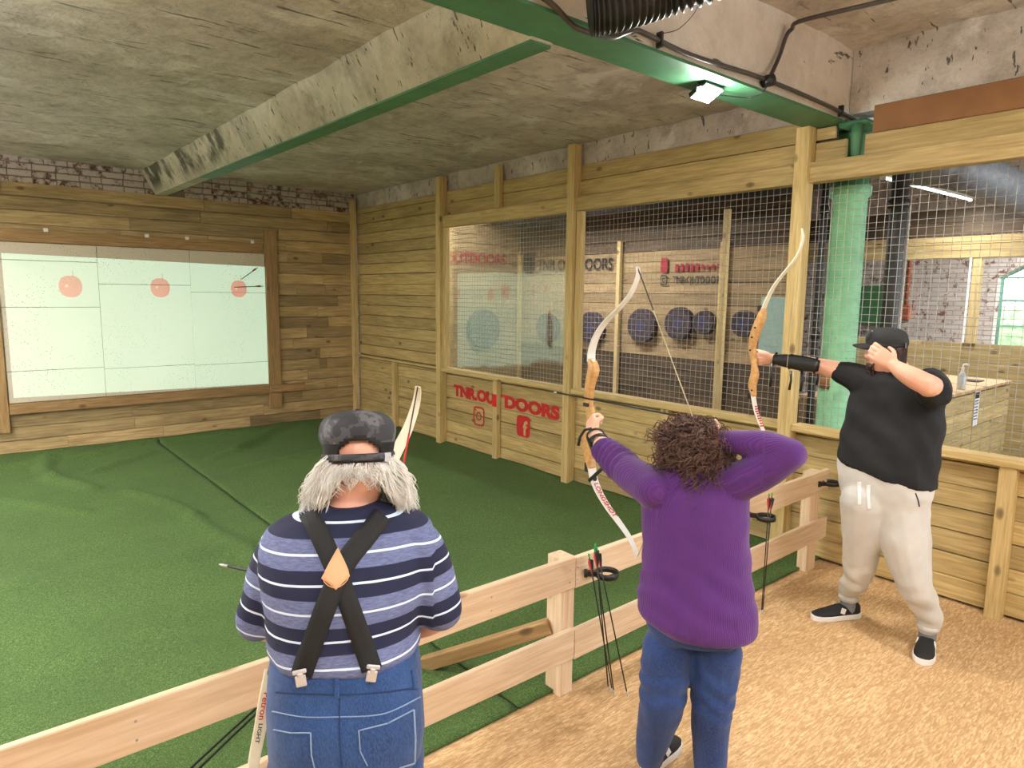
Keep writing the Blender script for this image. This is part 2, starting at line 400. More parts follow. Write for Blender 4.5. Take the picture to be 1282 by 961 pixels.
tapered('beam_body', 2.481, 9.5, 2.155, 2.06, .125, .46, 3.068, 3.40, 'beam2', bm2)
tapered('green_plate', 2.491, 7.6, 2.153, 2.084, .13, .13, 3.055, 3.067, 'green', bm2)
# ---- hidden outer walls (behind and beside the photographer)
MAT['plaster'] = plain('pale_plaster', (206, 198, 184), .9, var=.08, scale=3)
tag(slab('wall_back', (-3.2, -4.3, 0), (5.0, -4.2, 3.6), 'plaster', ''), 'pale plaster wall behind the photographer', kind='structure')
tag(slab('wall_left', (-3.3, -4.3, 0), (-3.2, 9.7, 3.6), 'plaster', ''), 'pale plaster wall on the left of the hall', kind='structure')
# ---- far wall
wall_far = slab('wall_far', (-3.2, YF+.05, 0), (16, YF+.25, 3.6), 'slab', 'far wall clad with weathered treated boards under a strip of brick')
def plank_rows(parent, axis, plane, a0, a1, z0, z1, pitch, mat, joints, front, jitter=.006, skip=None, rng=None):
    """rows of boards; axis 0 runs along x (far wall), 1 along y; 'front' is the sign of the visible side"""
    rng = rng or random.Random(int((a0+5)*977+z0*131)); z = z0; k = 0
    while z < z1-.02:
        h = min(pitch, z1-z)
        js = sorted([a0]+[j+rng.uniform(-.02, .02) for j in joints(k, rng)]+[a1])
        js = [j for j in js if a0 <= j <= a1]
        for p, q in zip(js[:-1], js[1:]):
            if q-p < .05: continue
            pieces = [(p, q)]
            if skip: pieces = skip(p, q, z, z+h)
            for (s, e) in pieces:
                if e-s < .03: continue
                d = rng.uniform(0, jitter); th = .025; c = plane+front*(-th/2)+front*d
                zc = z+h/2+rng.uniform(-.002, .002)
                if axis == 0: bar('plank', (s+.0015, c, zc), (e-.0015, c, zc), th, h-.006, mat, parent, c=.003)
                else: bar('plank', (c, s+.0015, zc), (c, e-.0015, zc), th, h-.006, mat, parent, c=.003)
        z += pitch; k += 1
def far_skip(p, q, z0, z1):
    zc = (z0+z1)/2
    if not (.64 < zc < 2.36): return [(p, q)]
    out = []
    if p < .42: out.append((p, min(q, .42)))
    if q > 3.40: out.append((max(p, 3.40), q))
    return out
def far_joints(k, rng):
    js = []; x = rng.uniform(-.2, .6)
    while x < 4.6:
        js.append(x); x += rng.uniform(.7, 2.1)
    if rng.random() < .55: js.append(rng.uniform(3.7, 4.5))
    return js
plank_rows(wall_far, 0, YF, -.2, 4.7, 0.02, 3.07, .1525, 'pine_far', far_joints, -1, .012, far_skip)
# brick strip on top
def brick_mat():
    t = NT('worn_whitewashed_brick'); o = t.obj(); r = t.rnd()
    off = t.n('ShaderNodeCombineXYZ'); t.l(t.math('MULTIPLY', r, 71.), off.inputs[0]); t.l(t.math('MULTIPLY', r, 33.), off.inputs[2])
    v = t.vmath('ADD', o, off.outputs[0])
    c = t.ramp(t.noise(v, 20, 4), [(.35, lin(72, 38, 36)), (.65, lin(112, 62, 54))])
    wsh = t.ramp(t.math('ADD', t.noise(v, 11, 6, .7), t.math('MULTIPLY', r, .16)), [(.44, 0.), (.56, 1.)])
    c = t.mix(t.math('MULTIPLY', wsh, .88), c, lin(190, 176, 166))
    t.set(c, .9); t.bump(t.noise(v, 40, 5), .5, .006); return t.m
MAT['brick'] = brick_mat()
MAT['mortar'] = plain('grey_mortar', (128, 116, 102), .95, var=.2, scale=14, bump=.4)
mort = slab('mortar_bed', (-.3, YF+.028, 3.06), (4.76, YF+.06, 3.39), 'mortar', None, wall_far)
rb = random.Random(3)
for r_ in range(4):
    z = 3.062+r_*.077; x = -.3+(.11 if r_ % 2 else 0)
    while x < 4.7:
        L = .215 if rb.random() < .8 else .1
        if x < 2.0 or x > 2.3 or z < 3.06:
            d = rb.uniform(0, .012)
            bar('brick', (x, YF+.02-d+.02, z+.034), (min(x+L, 4.74), YF+.02-d+.02, z+.034), .05, .065, 'brick', wall_far, c=.006)
        x += L+.011
# corner post and screen frame
box('corner_post', (4.665, YF-.075, .02), (4.735, YF-.002, 3.25), 'post', wall_far)
box('frame_board', (-.2, YF-.045, 2.415), (3.34, YF-.014, 2.555), 'frame_wood', wall_far)
box('frame_board', (3.375, YF-.05, .27), (3.545, YF-.014, 2.72), 'frame_wood', wall_far)
box('frame_board', (.43, YF-.05, .48), (3.372, YF-.014, .605), 'frame_wood', wall_far)
box('frame_board', (3.376, YF-.085, .49), (3.88, YF-.055, .60), 'frame_wood', wall_far)
box('frame_board', (.30, YF-.06, .28), (.425, YF-.014, 2.41), 'frame_wood', wall_far)
# nails with white tabs above the screen
for x in (.90, 1.93, 2.39, 3.21): box('target_tab', (x-.022, YF-.052, 2.54), (x+.022, YF-.046, 2.58), 'white', wall_far, c=.001)
# ---- right wall
wall_right = empty('wall_right', (XW, 4, 0), 'right-hand wall of treated boards with wire mesh windows and red lettering', None, None, 'structure')
def jr(*js): return lambda k, rng: js
lower_j = (1.11, 2.47, 4.77, 7.08)
plank_rows(wall_right, 1, XW, -1.2, 9.42, .015, .93, .1475, 'pine', jr(*lower_j), -1, .007)
plank_rows(wall_right, 1, XW, 7.09, 9.42, .985, 3.13, .1475, 'pine', lambda k, r: [r.uniform(7.8, 9.0)] if r.random() < .18 else [], -1, .007)
for a0, a1 in ((2.475, 4.765), (4.775, 7.085)):
    plank_rows(wall_right, 1, XW, a0, a1, 2.842, 3.135, .1475, 'pine', jr(), -1, .006)
plank_rows(wall_right, 1, XW, 2.22, 2.47, 2.842, 2.98, .1475, 'pine', jr(), -1, .003)
plank_rows(wall_right, 1, XW, 2.30, 2.47, 2.99, 3.075, .1475, 'pine', jr(), -1, .003)
plank_rows(wall_right, 1, XW, -1.2, 2.10, 2.842, 2.985, .1475, 'pine', jr(), -1, .003)
box('plywood_strip', (XW+.01, -1.2, 2.985), (XW+.03, 2.06, 3.16), 'ply', wall_right)
slab('concrete_edge', (4.80, 2.37, 3.12), (5.0, 9.49, 3.40), 'slab', None, wall_right)
slab('concrete_edge', (4.82, -1.2, 3.14), (5.0, 2.24, 3.62), 'slab_near', None, wall_right)
for lo_, hi_ in (((4.800, -1.2, .0), (4.812, 9.42, .93)), ((4.800, 7.10, .93), (4.812, 9.42, 3.12)), ((4.803, 2.3, 2.84), (4.812, 7.10, 3.12)), ((4.803, -1.2, 2.84), (4.812, 2.0, 3.14))): slab('light_stop_sheet', lo_, hi_, 'dark_wood', None, wall_right)  # unseen sheets added to stop light leaking through the plank gaps
# lintels and sills with their ledges
for a0, a1 in ((-1.2, 2.43), (2.53, 4.73), (4.82, 7.03)):
    box('lintel', (4.70, a0, 2.70), (4.80, a1, 2.838), 'pine', wall_right)
    box('sill', (4.685, a0, .932), (4.81, a1, .982), 'post', wall_right)
box('ledge', (4.715, 7.12, .945), (4.769, 9.35, .975), 'post', wall_right)
# posts
for (y0, y1, z1) in ((9.345, 9.36, 3.2), (7.03, 7.12, 3.30), (4.73, 4.82, 3.32), (2.43, 2.53, 3.077)):
    if y1-y0 > .03: box('post', (4.66, y0, .0), (4.764, y1, z1), 'post', wall_right)
for (y0, z0, z1) in ((6.96, .985, 2.695), (4.655, .985, 2.695)): box('mesh_batten', (4.70, y0, z0), (4.764, y0+.066, z1), 'post', wall_right)
for (y0, y1, z0, z1) in ((8.23, 8.31, .0, .94), (5.93, 6.01, .0, .93), (1.06, 1.15, 0, .93), (3.55, 3.63, .0, .93)):
    box('stud', (4.70, y0, z0), (4.763, y1, z1), 'post', wall_right)
box('stud', (4.70, 5.93, 2.842), (4.763, 6.01, 3.30), 'post', wall_right)
# ---- red stencil lettering on the right wall (reads towards the camera, so along -y)
XL = XW-.0088
YD, ZD = (0, -1, -.012), (0, 0, 1)
place_text('painted_lettering', 'TNR.OU', (XL, 6.46, .708), YD, ZD, .82, .145, 'red_paint', wall_right, .06)
place_text('painted_lettering', 'DOORS', (XL, 5.41, .692), YD, ZD, .90, .150, 'red_paint', wall_right, .06)
mbt = MB(); mbt.box((4.6985, 5.97, .70), ((.001, 0, 0), (0, .04, 0), (0, 0, .072))); mbt.box((XL, 5.885, .757), ((.001, 0, 0), (0, .05, 0), (0, 0, .014)))
mbt.build('painted_letter', 'red_bright', wall_right, False)
def ring_shape(mb, cx, cy, ro, ri, frame, n=28, rect=None):
    """flat ring (circle or rounded square) in frame=(origin, x, y, normal)"""
    o, x, y, nn = frame; P = []
    for rr in (ro, ri):
        loop = []
        for i in range(n):
            a = 2*math.pi*i/n; c, s_ = math.cos(a), math.sin(a)
            if rect:
                e = 2/4.5; c = math.copysign(abs(c)**e, c); s_ = math.copysign(abs(s_)**e, s_)
                loop.append((cx+c*rr, cy+s_*rr*rect))
            else: loop.append((cx+c*rr, cy+s_*rr))
        P.append(loop)
    v = [o+x*a+y*b+nn*h for h in (0, .0018) for loop in P for a, b in loop]; f = []
    for i in range(n):
        j = (i+1) % n
        f += [(2*n+i, 2*n+j, 3*n+j, 3*n+i), (i, n+i, n+j, j), (i, j, 2*n+j, 2*n+i), (n+i, 3*n+i, 3*n+j, n+j)]
    mb.add(v, f)
def disc_shape(mb, cx, cy, r, frame, n=24, rect=None, h=.0018):
    o, x, y, nn = frame; loop = []
    for i in range(n):
        a = 2*math.pi*i/n; c, s_ = math.cos(a), math.sin(a)
        if rect: e = 2/5.; c = math.copysign(abs(c)**e, c); s_ = math.copysign(abs(s_)**e, s_)*rect
        loop.append((cx+c*r, cy+s_*r))
    v = [o+x*a+y*b+nn*k for k in (0, h) for a, b in loop]
    mb.add(v, [tuple(range(n-1, -1, -1)), tuple(range(n, 2*n))]+[(i, (i+1) % n, (i+1) % n+n, i+n) for i in range(n)])
fr = (Vector((XL, 6.345, .455)), Vector((0, -1, 0)), Vector((0, 0, 1)), Vector((-1, 0, 0)))
mb = MB(); ring_shape(mb, 0, 0, .108, .090, fr, 36, 1.08); ring_shape(mb, 0, 0, .052, .036, fr); disc_shape(mb, -.062, .07, .011, fr, 10)
mb.build('painted_camera_icon', 'red_paint', wall_right, False)
fr = (Vector((XL, 5.53, .463)), Vector((0, -1, 0)), Vector((0, 0, 1)), Vector((-1, 0, 0)))
mb = MB(); disc_shape(mb, 0, 0, .112, fr, 36, 1.06); fi = mb.build('painted_social_icon', 'red_paint', wall_right, False)
place_text('unpainted_letter', 'f', (XL-.002, 5.495, .445), YD, ZD, .075, .165, 'pine', fi, .03)
# ---- wire mesh windows
MAT['wire'] = MAT['steel']
def wire_mesh(y0, y1, z0, z1, label, seed):
    rg = random.Random(seed); mb = MB(); x0 = 4.775; p = .0508
    def wob(y, z): return Vector((.010*noise.noise(Vector((y*1.1, z*1.1, seed))), .006*noise.noise(Vector((y*.9, z*.9, seed+5))), .006*noise.noise(Vector((y*.9, z*.9, seed+9)))))
    ny, nz = int((y1-y0)/p), int((z1-z0)/p)
    for i in range(1, ny+1):
        y = y0+i*p
        mb.tube([Vector((x0, y, z))+wob(y, z) for z in [z0+(z1-z0)*k/8 for k in range(9)]], .0017, 4)
    for j in range(1, nz+1):
        z = z0+j*p
        mb.tube([Vector((x0+.003, y, z))+wob(y, z) for y in [y0+(y1-y0)*k/8 for k in range(9)]], .0017, 4)
    o = mb.build('wire_mesh_panel', 'steel', None, True, (x0, (y0+y1)/2, z0)); tag(o, label, 'wire mesh', 'wire mesh windows of the right wall')
wire_mesh(4.825, 6.965, .978, 2.705, 'galvanised wire mesh over the window above the red lettering', 3)
wire_mesh(2.53, 4.66, .978, 2.705, 'galvanised wire mesh over the middle window behind the two bows', 4)
wire_mesh(-.4, 2.43, .978, 2.705, 'galvanised wire mesh window behind the man in black, by the green column', 5)
# clear plastic sheets behind the two windows on the range side
t = NT('clear_acrylic'); o_ = t.obj()
gl = t.n('ShaderNodeBsdfGlossy'); gl.inputs['Roughness'].default_value = .04; gl.inputs['Color'].default_value = (.9, .95, .92, 1)
tr = t.n('ShaderNodeBsdfTransparent'); tr.inputs['Color'].default_value = (.9, .9, .88, 1)
bp = t.n('ShaderNodeBump'); bp.inputs['Strength'].default_value = .2; bp.inputs['Distance'].default_value = .08
t.l(t.noise(t.scale(o_, (1, 2.2, .7)), 1.3, 1, .3), bp.inputs['Height']); t.l(bp.outputs[0], gl.inputs['Normal'])
fr_ = t.n('ShaderNodeLayerWeight'); fr_.inputs['Blend'].default_value = .5
mx = t.n('ShaderNodeMixShader'); t.l(t.math('ADD', t.math('MULTIPLY', t.math('POWER', fr_.outputs['Facing'], 2.), 1.3), .05, clamp=True), mx.inputs[0]); t.l(tr.outputs[0], mx.inputs[1]); t.l(gl.outputs[0], mx.inputs[2])
t.l(mx.outputs[0], t.out.inputs['Surface']); MAT['acrylic'] = t.m
for y0, y1, lb in ((4.83, 7.02, 'clear reflective plastic sheet behind the mesh above the red lettering'),):
    o = slab('plastic_sheet', (4.79, y0, .99), (4.794, y1, 2.69), 'acrylic', '')
    if 'kind' in o: del o['kind']
    tag(o, lb, 'plastic sheet', 'plastic sheets behind the mesh')
# ================================================================== ROOM BEHIND THE MESH
XT = 8.0
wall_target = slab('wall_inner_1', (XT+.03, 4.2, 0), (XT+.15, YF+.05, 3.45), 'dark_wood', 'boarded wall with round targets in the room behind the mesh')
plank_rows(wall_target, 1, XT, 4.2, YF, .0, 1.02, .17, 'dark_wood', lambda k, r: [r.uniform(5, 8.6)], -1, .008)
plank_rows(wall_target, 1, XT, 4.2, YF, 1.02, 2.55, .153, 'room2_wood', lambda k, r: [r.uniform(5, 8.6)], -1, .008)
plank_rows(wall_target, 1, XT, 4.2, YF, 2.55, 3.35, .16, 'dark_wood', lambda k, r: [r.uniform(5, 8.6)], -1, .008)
plank_rows(wall_far, 0, YF, 4.85, XT, .0, 3.2, .153, 'room2_wood', lambda k, r: [r.uniform(5.2, 7.6)], -1, .008)
for y0, z1, xx in ((9.33, 2.6, XT), (6.98, 2.72, XT), (5.17, 2.62, XT), (4.75, 2.95, XT-.6)):
    box('upright', (xx-.10, y0, 0), (xx-.035, y0+.07, z1), 'post', wall_target)
# lettering seen through the mesh
place_text('painted_lettering', 'TNR OUTDOORS', (XT-.04, 8.05, 2.40), YD, ZD, 1.75, .19, 'black_paint', wall_target, .02)
fr = (Vector((XT-.04, 9.16, 2.46)), Vector((0, -1, 0)), Vector((0, 0, 1)), Vector((-1, 0, 0)))
mb = MB(); disc_shape(mb, 0, 0, .14, fr, 24, 1.25); mb.build('painted_shield', 'black_paint', wall_target, False)
place_text('painted_lettering', 'TNR OUTDOORS', (XT-.04, 5.62, 2.13), YD, ZD, .82, .10, 'black_paint', wall_target, .02)
fr = (Vector((XT-.04, 6.19, 2.13)), Vector((0, -1, 0)), Vector((0, 0, 1)), Vector((-1, 0, 0)))
mb = MB(); ring_shape(mb, 0, 0, .065, .050, fr, 28, 1.1); ring_shape(mb, 0, 0, .03, .02, fr, 16); mb.build('painted_camera_icon', 'black_paint', wall_target, False)
fr = (Vector((XT-.04, 6.19, 2.34)), Vector((0, -1, 0)), Vector((0, 0, 1)), Vector((-1, 0, 0)))
mb = MB(); disc_shape(mb, 0, 0, .065, fr, 24, 1.6); mb.build('painted_shield', 'red_old', wall_target, False)
mb = MB()
for k in range(9): mb.box((XT-.04, 5.97-k*.085, 2.30+.004*(k % 3)), ((.001, 0, 0), (0, .03, 0), (0, 0, .05 if k < 5 else .03)))
mb.build('painted_lettering', 'red_old', wall_target, False)
place_text('painted_lettering', 'OUTDOORS', (7.0, YF-.03, 2.50), (1, 0, 0), ZD, 1.28, .19, 'red_old', wall_far, .02)
# round wooden targets
def end_grain():
    t = NT('end_grain_target'); o = t.obj(); s_ = t.sep(o)
    r_ = t.math('SQRT', t.math('ADD', t.math('POWER', s_[1], 2.), t.math('POWER', s_[2], 2.)))
    rg = t.math('PINGPONG', t.math('MULTIPLY', t.math('ADD', r_, t.math('MULTIPLY', t.noise(o, 5, 3), .05)), 22.), 1.)
    c = t.mix(rg, lin(74, 62, 66), lin(46, 38, 44)); bl = t.ramp(r_, [(.07, 1.), (.09, 0.)])
    t.set(t.mix(t.math('MULTIPLY', bl, .5), c, lin(60, 62, 100)), .85); t.bump(t.noise(o, 30, 4), .5, .01); return t.m
MAT['target'] = end_grain()
def target(loc, r, face, label):
    mb = MB(); f3 = Vector(face); a = Vector((0, 0, 1)); b = a.cross(f3)
    rings = []
    for h, k in ((0, 1), (.09, 1.0), (.1, .96)):
        rings.append([Vector(loc)+f3*h+(a*math.cos(2*math.pi*i/28)+b*math.sin(2*math.pi*i/28))*r*k*(1+.008*math.sin(i*1.7)) for i in range(28)])
    mb.rings(rings, 28); o = mb.build('round_target', 'target', None, False, Vector(loc)); tag(o, label, 'target', 'round axe targets behind the mesh')
for (y, z, r_, lb) in ((7.55, 1.38, .26, 'round dark wood target just right of the tall post under the black lettering'), (6.52, 1.46, .25, 'round dark wood target seen between bow and string through the mesh'),
                       (5.85, 1.52, .23, 'round dark wood target under the small black lettering'), (5.44, 1.55, .16, 'round dark wood target beside the pale upright post'), (4.84, 1.56, .17, 'rightmost round dark wood target, by the second bow'), (8.6, 1.33, .25, 'round dark wood target left of the tall wall post, hidden by the mesh post')):
    target((XT-.03, y, z), r_, (-1, 0, 0), lb)
target((7.12, YF-.03, 1.30), .34, (0, -1, 0), 'large round dark target on the end wall under the red lettering')
# mint board leaning on the target wall
mb = MB(); mb.box((XT-.07, 4.46, 1.55), ((.01, 0, 0), (0, .16, 0), (0, 0, .36)))
MAT['mint'] = plain('mint_board', (150, 178, 164), .7, var=.08)
tag(mb.build('mint_board', 'mint', None, False, (XT-.07, 4.46, 1.2)), 'pale mint sheet fixed to the wall right of the second bow', 'board')
# black pipe run and dark truss under the ceiling
mb = MB(); mb.tube([(7.3, 9.3, 3.16), (7.3, 6.8, 3.16), (7.3, 3.2, 3.16)], .12, 14)
tag(mb.build('black_duct', 'black_metal', None, True, (7.3, 6, 3.16)), 'long black duct under the ceiling of the room behind the mesh', 'duct')
# ---- column with black pipes
MAT['black_drop'] = MAT['black_metal']
c0 = Vector((5.12, 2.33, 0))
col = empty('iron_column', c0, 'pale green round iron column behind the wire mesh', 'column')
mb = MB(); mb.tube([c0+Vector((0, 0, z)) for z in (0, .04, .05, 2.62, 2.64, 2.70)], [.17, .17, .125, .118, .14, .14], 28); mb.build('shaft', 'green_col', col)
mb = MB(); mb.tube([c0+Vector((0, 0, z)) for z in (2.70, 2.72, 3.0, 3.02, 3.076)], [.145, .115, .115, .16, .17], 28); mb.build('capital', 'green', col)
mb = MB(); mb.tube([(4.77, 2.145, 2.80), (4.74, 2.14, 2.86), (4.735, 2.14, 2.95), (4.74, 2.14, 3.05)], [(.03, .02), (.038, .03), (.042, .035), (.046, .04)], 10); mb.box((4.86, 2.17, 3.06), ((.14, 0, 0), (0, .09, 0), (0, 0, .016))); mb.build('bracket', 'green', col)
mb = MB(); mb.box((5.0, 2.36, 1.28), ((.012, 0, 0), (0, .04, 0), (0, 0, .05))); mb.build('plate', 'ply', col)
for (x, y, r_, lb) in ((5.35, 2.80, .05, 'black downpipe left of the green column'), (5.50, 2.14, .06, 'black downpipe right of the green column'), (5.46, 2.68, .03, 'thin black pipe close to the left of the green column')):
    mb = MB(); mb.tube([(x, y, -.03), (x, y, 1), (x, y, 2.2), (x, y, 3.35)], r_, 14)
    for z in (.6, 1.6, 2.6): mb.tube([(x, y, z-.03), (x, y, z+.03)], r_*1.25, 14)
    tag(mb.build('downpipe', 'black_metal', None, True, (x, y, 0)), lb, 'pipe', 'black pipes at the column')
# notice pipe: white strip
mb = MB(); mb.tube([(5.60, 2.10, -.03), (5.60, 2.10, 2.6)], .012, 8); tag(mb.build('thin_pipe', 'white', None, True, (5.6, 2.1, 0)), 'thin white pipe right of the black downpipe', 'pipe')
# ---- counter
ct = empty('counter', (7.3, 2.5, 0), 'boarded counter with rough top beyond the mesh', 'counter')
for k in range(6):
    z = .02+k*.165; bar('plank', (5.75, 2.125, z+.08), (8.72, 2.125, z+.08), .025, .16, 'pine', ct)
box('worktop', (5.75, 2.10, 1.02), (8.74, 2.95, 1.05), 'osb', ct)
box('end_panel', (8.69, 2.14, 0), (8.715, 2.93, 1.018), 'room2_wood', ct)
box('end_panel', (5.76, 2.14, 0), (5.785, 2.93, 1.018), 'room2_wood', ct)
p = onp(1203, 487, 2, 1.05)
bt = empty('sanitiser_bottle', p, 'clear pump bottle of sanitiser standing on the counter', 'bottle')
MAT['clear'] = plain('cloudy_clear_plastic', (196, 200, 200), .2, var=.03)
mb = MB(); mb.tube([p+Vector((0, 0, z)) for z in (0, .01, .13, .16, .175)], [.03, .034, .034, .02, .013], 16); mb.build('bottle', 'clear', bt)
mb = MB(); mb.tube([p+Vector((0, 0, .175)), p+Vector((0, 0, .215))], .012, 10); mb.tube([p+Vector((0, 0, .235)), p+Vector((.02, -.01, .24)), p+Vector((.05, -.03, .232))], .008, 8); mb.tube([p+Vector((0, 0, .2)), p+Vector((0, 0, .24))], .006, 8); mb.build('pump', 'white', bt)
pp = onp(1222, 511, 1, 2.108); ps = empty('paper_notice', pp, 'white paper notice taped to the counter front', 'notice')
mb = MB(); mb.box(pp, ((.075, 0, 0), (0, .001, 0), (0, 0, .17))); mb.build('sheet', 'paper', ps, False)
mb = MB(); mb.box(pp+Vector((0, -.002, .13)), ((.06, 0, 0), (0, .0005, 0), (0, 0, .03)))
for k in range(7): mb.box(pp+Vector((-.005*(k % 3), -.002, .075-k*.03)), ((.05, 0, 0), (0, .0005, 0), (0, 0, .005)))
mb.build('print', 'black_paint', ps, False)
for (px, py, w_) in ((1175, 483, .16), (1230, 478, .1)):
    q = onp(px, py, 2, 1.05); mb = MB(); mb.box(q+Vector((0, .1, .006)), ((w_, 0, 0), (0, .09, 0), (0, 0, .005)))
    tag(mb.build('flat_tray', 'black' if px > 1200 else 'ply', None, False, q), 'dark flat tray on the counter behind the bottle' if px > 1200 else 'brown board lying on the counter beside the bottle', 'tray')
# ---- low partition, lintel and posts beyond the counter
XP = 9.5
part = empty('wall_inner_2', (XP, 2.5, 0), 'low boarded partition with timber lintel beyond the counter', None, None, 'structure')
plank_rows(part, 1, XP, -1, 4.2, 0, 1.38, .19, 'pine', lambda k, r: [r.uniform(1.5, 3.6)], -1, .006)
box('lintel', (XP-.06, -1, 2.40), (XP+.02, 5.2, 2.56), 'pine', part); box('lintel', (XP-.04, -1, 2.565), (XP+.02, 5.2, 2.66), 'pine', part)
plank_rows(part, 1, XP, -1, 5.2, 2.67, 3.0, .16, 'dark_wood', lambda k, r: [], -1, .006)
slab('concrete_edge', (XP-.02, -1, 3.0), (XP+.15, 5.2, 3.45), 'slab', None, part)
box('post', (XP-.05, 2.70, 1.38), (XP+.05, 2.79, 2.40), 'post', part); box('edge_strip', (XP-.06, 2.80, 1.38), (XP-.04, 2.83, 2.40), 'white', part)
box('post', (XP-.05, 4.25, 0), (XP+.05, 4.35, 2.40), 'dark_wood', part)
# ---- whitewashed brick wall with arched window
def brickwall():
    t = NT('flaking_whitewashed_brickwork'); o = t.obj(); s_ = t.sep(o)
    cb = t.n('ShaderNodeCombineXYZ'); t.l(s_[1], cb.inputs[0]); t.l(s_[2], cb.inputs[1])
    bk = t.n('ShaderNodeTexBrick'); t.l(cb.outputs[0], bk.inputs[0]); bk.inputs['Scale'].default_value = 1
    bk.inputs['Brick Width'].default_value = .225; bk.inputs['Row Height'].default_value = .075; bk.inputs['Mortar Size'].default_value = .008
    bk.inputs['Color1'].default_value = (*lin(206, 192, 180), 1); bk.inputs['Color2'].default_value = (*lin(222, 212, 202), 1); bk.inputs['Mortar'].default_value = (*lin(176, 164, 152), 1)
    fl = t.ramp(t.noise(o, 7, 6, .7), [(.56, 0.), (.6, 1.)])
    t.set(t.mix(t.math('MULTIPLY', fl, .9), bk.outputs[0], lin(120, 78, 66)), .9); t.bump(bk.outputs['Fac'], -.4, .008); return t.m
MAT['brickwall'] = brickwall()
XB = 12.6; Y0, Y1, ZS, ZA = 1.55, 3.36, 1.12, 2.25
v = []; f = []
def quad(*q):
    k = len(v); v.extend(q); f.append(tuple(range(k, k+len(q))))
quad((XB, Y1, 0), (XB, Y1, 3.45), (XB, 9.6, 3.45), (XB, 9.6, 0)); quad((XB, -4, 0), (XB, -4, 3.45), (XB, Y0, 3.45), (XB, Y0, 0)); quad((XB, Y0, 0), (XB, Y0, ZS), (XB, Y1, ZS), (XB, Y1, 0))
NA = 14; arch = [(Y1+(Y0-Y1)*i/NA, ZA+.36*math.sin(math.pi*i/NA)) for i in range(NA+1)]
for (a, za), (b, zb) in zip(arch[:-1], arch[1:]): quad((XB, a, za), (XB, a, 3.45), (XB, b, 3.45), (XB, b, zb))
loop = [(Y1, ZS)]+arch+[(Y0, ZS)]
for (a, za), (b, zb) in zip(loop, loop[1:]+loop[:1]): quad((XB, a, za), (XB, b, zb), (XB+.35, b, zb), (XB+.35, a, za))
wb = mobj('wall_brick', v, f, 'brickwall', None, False, (XB, 0, 0)); tag(wb, 'flaking whitewashed brick wall with arched window', kind='structure')
win = empty('window_1', (XB+.2, 2.4, ZS), 'arched window with pale green frame in the whitewashed brick wall', None, None, 'structure')
MAT['wframe'] = plain('pale_green_window_paint', (126, 178, 156), .5)
mb = MB(); lp = [Vector((XB+.2, a, b)) for a, b in loop]; mb.tube(lp+[lp[0]], .035, 8); mb.build('window_frame', 'wframe', win)
for z in (1.5, 1.9, 2.25): bar('glazing_bar', (XB+.2, Y0, z), (XB+.2, Y1, z), .03, .03, 'wframe', win)
for y in (2.15, 2.76): bar('glazing_bar', (XB+.2, y, ZS), (XB+.2, y, 2.55), .03, .03, 'wframe', win, up=(0, 1, 0))
t = NT('window_glass'); tr = t.n('ShaderNodeBsdfTransparent'); t.l(tr.outputs[0], t.out.inputs['Surface']); tr.inputs['Color'].default_value = (.94, .97, .96, 1); MAT['glass'] = t.m
mobj('pane', [(XB+.21, a, b) for a, b in loop], [tuple(range(len(loop)))], 'glass', win)
MAT['grass'] = plain('lawn', (176, 190, 150), .95, var=.2, scale=.6)
tag(slab('ground_outside', (XB+.6, -40, -1.2), (XB+80, 60, -1.0), 'grass', ''), 'lawn outside the arched window', kind='structure')
MAT['hedge'] = plain('hedge_leaves', (150, 172, 132), .95, var=.4, scale=4, bump=.8)
mb = MB(); mb.tube([(XB+30, -12, 0), (XB+30, 0, .3), (XB+30, 12, .1), (XB+30, 24, .3)], [(1.4, 1), (1.7, 1.1), (1.5, 1), (1.6, 1)], 12); tag(mb.build('hedge', 'hedge', None, True, (XB+30, 0, -1)), 'green hedge beyond the lawn outside the window', 'hedge')
# things on the brick wall
def wall_item(name, x0, x1, y0, y1, z0, z1, mat, label, cat):
    mb = MB(); mb.box(((x0+x1)/2, (y0+y1)/2, (z0+z1)/2), (((x1-x0)/2, 0, 0), (0, (y1-y0)/2, 0), (0, 0, (z1-z0)/2)))
    o = mb.build(name, mat, None, False, ((x0+x1)/2, (y0+y1)/2, z0)); bv = o.modifiers.new('b', 'BEVEL'); bv.width = .012
    tag(o, label, cat)
MAT['cab_green'] = plain('green_cabinet_paint', (84, 140, 92), .5); MAT['orange'] = plain('rusty_orange', (178, 98, 66), .7)
wall_item('green_cabinet', XB-.22, XB-.005, 4.95, 5.33, 1.45, 2.12, 'cab_green', 'green metal cabinet on the brick wall above the cap', 'cabinet')
wall_item('orange_box', XB-.12, XB-.005, 4.55, 4.72, 1.55, 1.80, 'orange', 'small rusty orange box on the brick wall', 'box')
mb = MB(); mb.tube([(XB-.06, 4.63, 1.8), (XB-.06, 4.62, 2.6), (XB-.06, 4.6, 3.3)], .03, 8); tag(mb.build('rusty_pipe', 'orange', None, True, (XB-.06, 4.6, 1.8)), 'rusty pipe above the orange box', 'pipe')
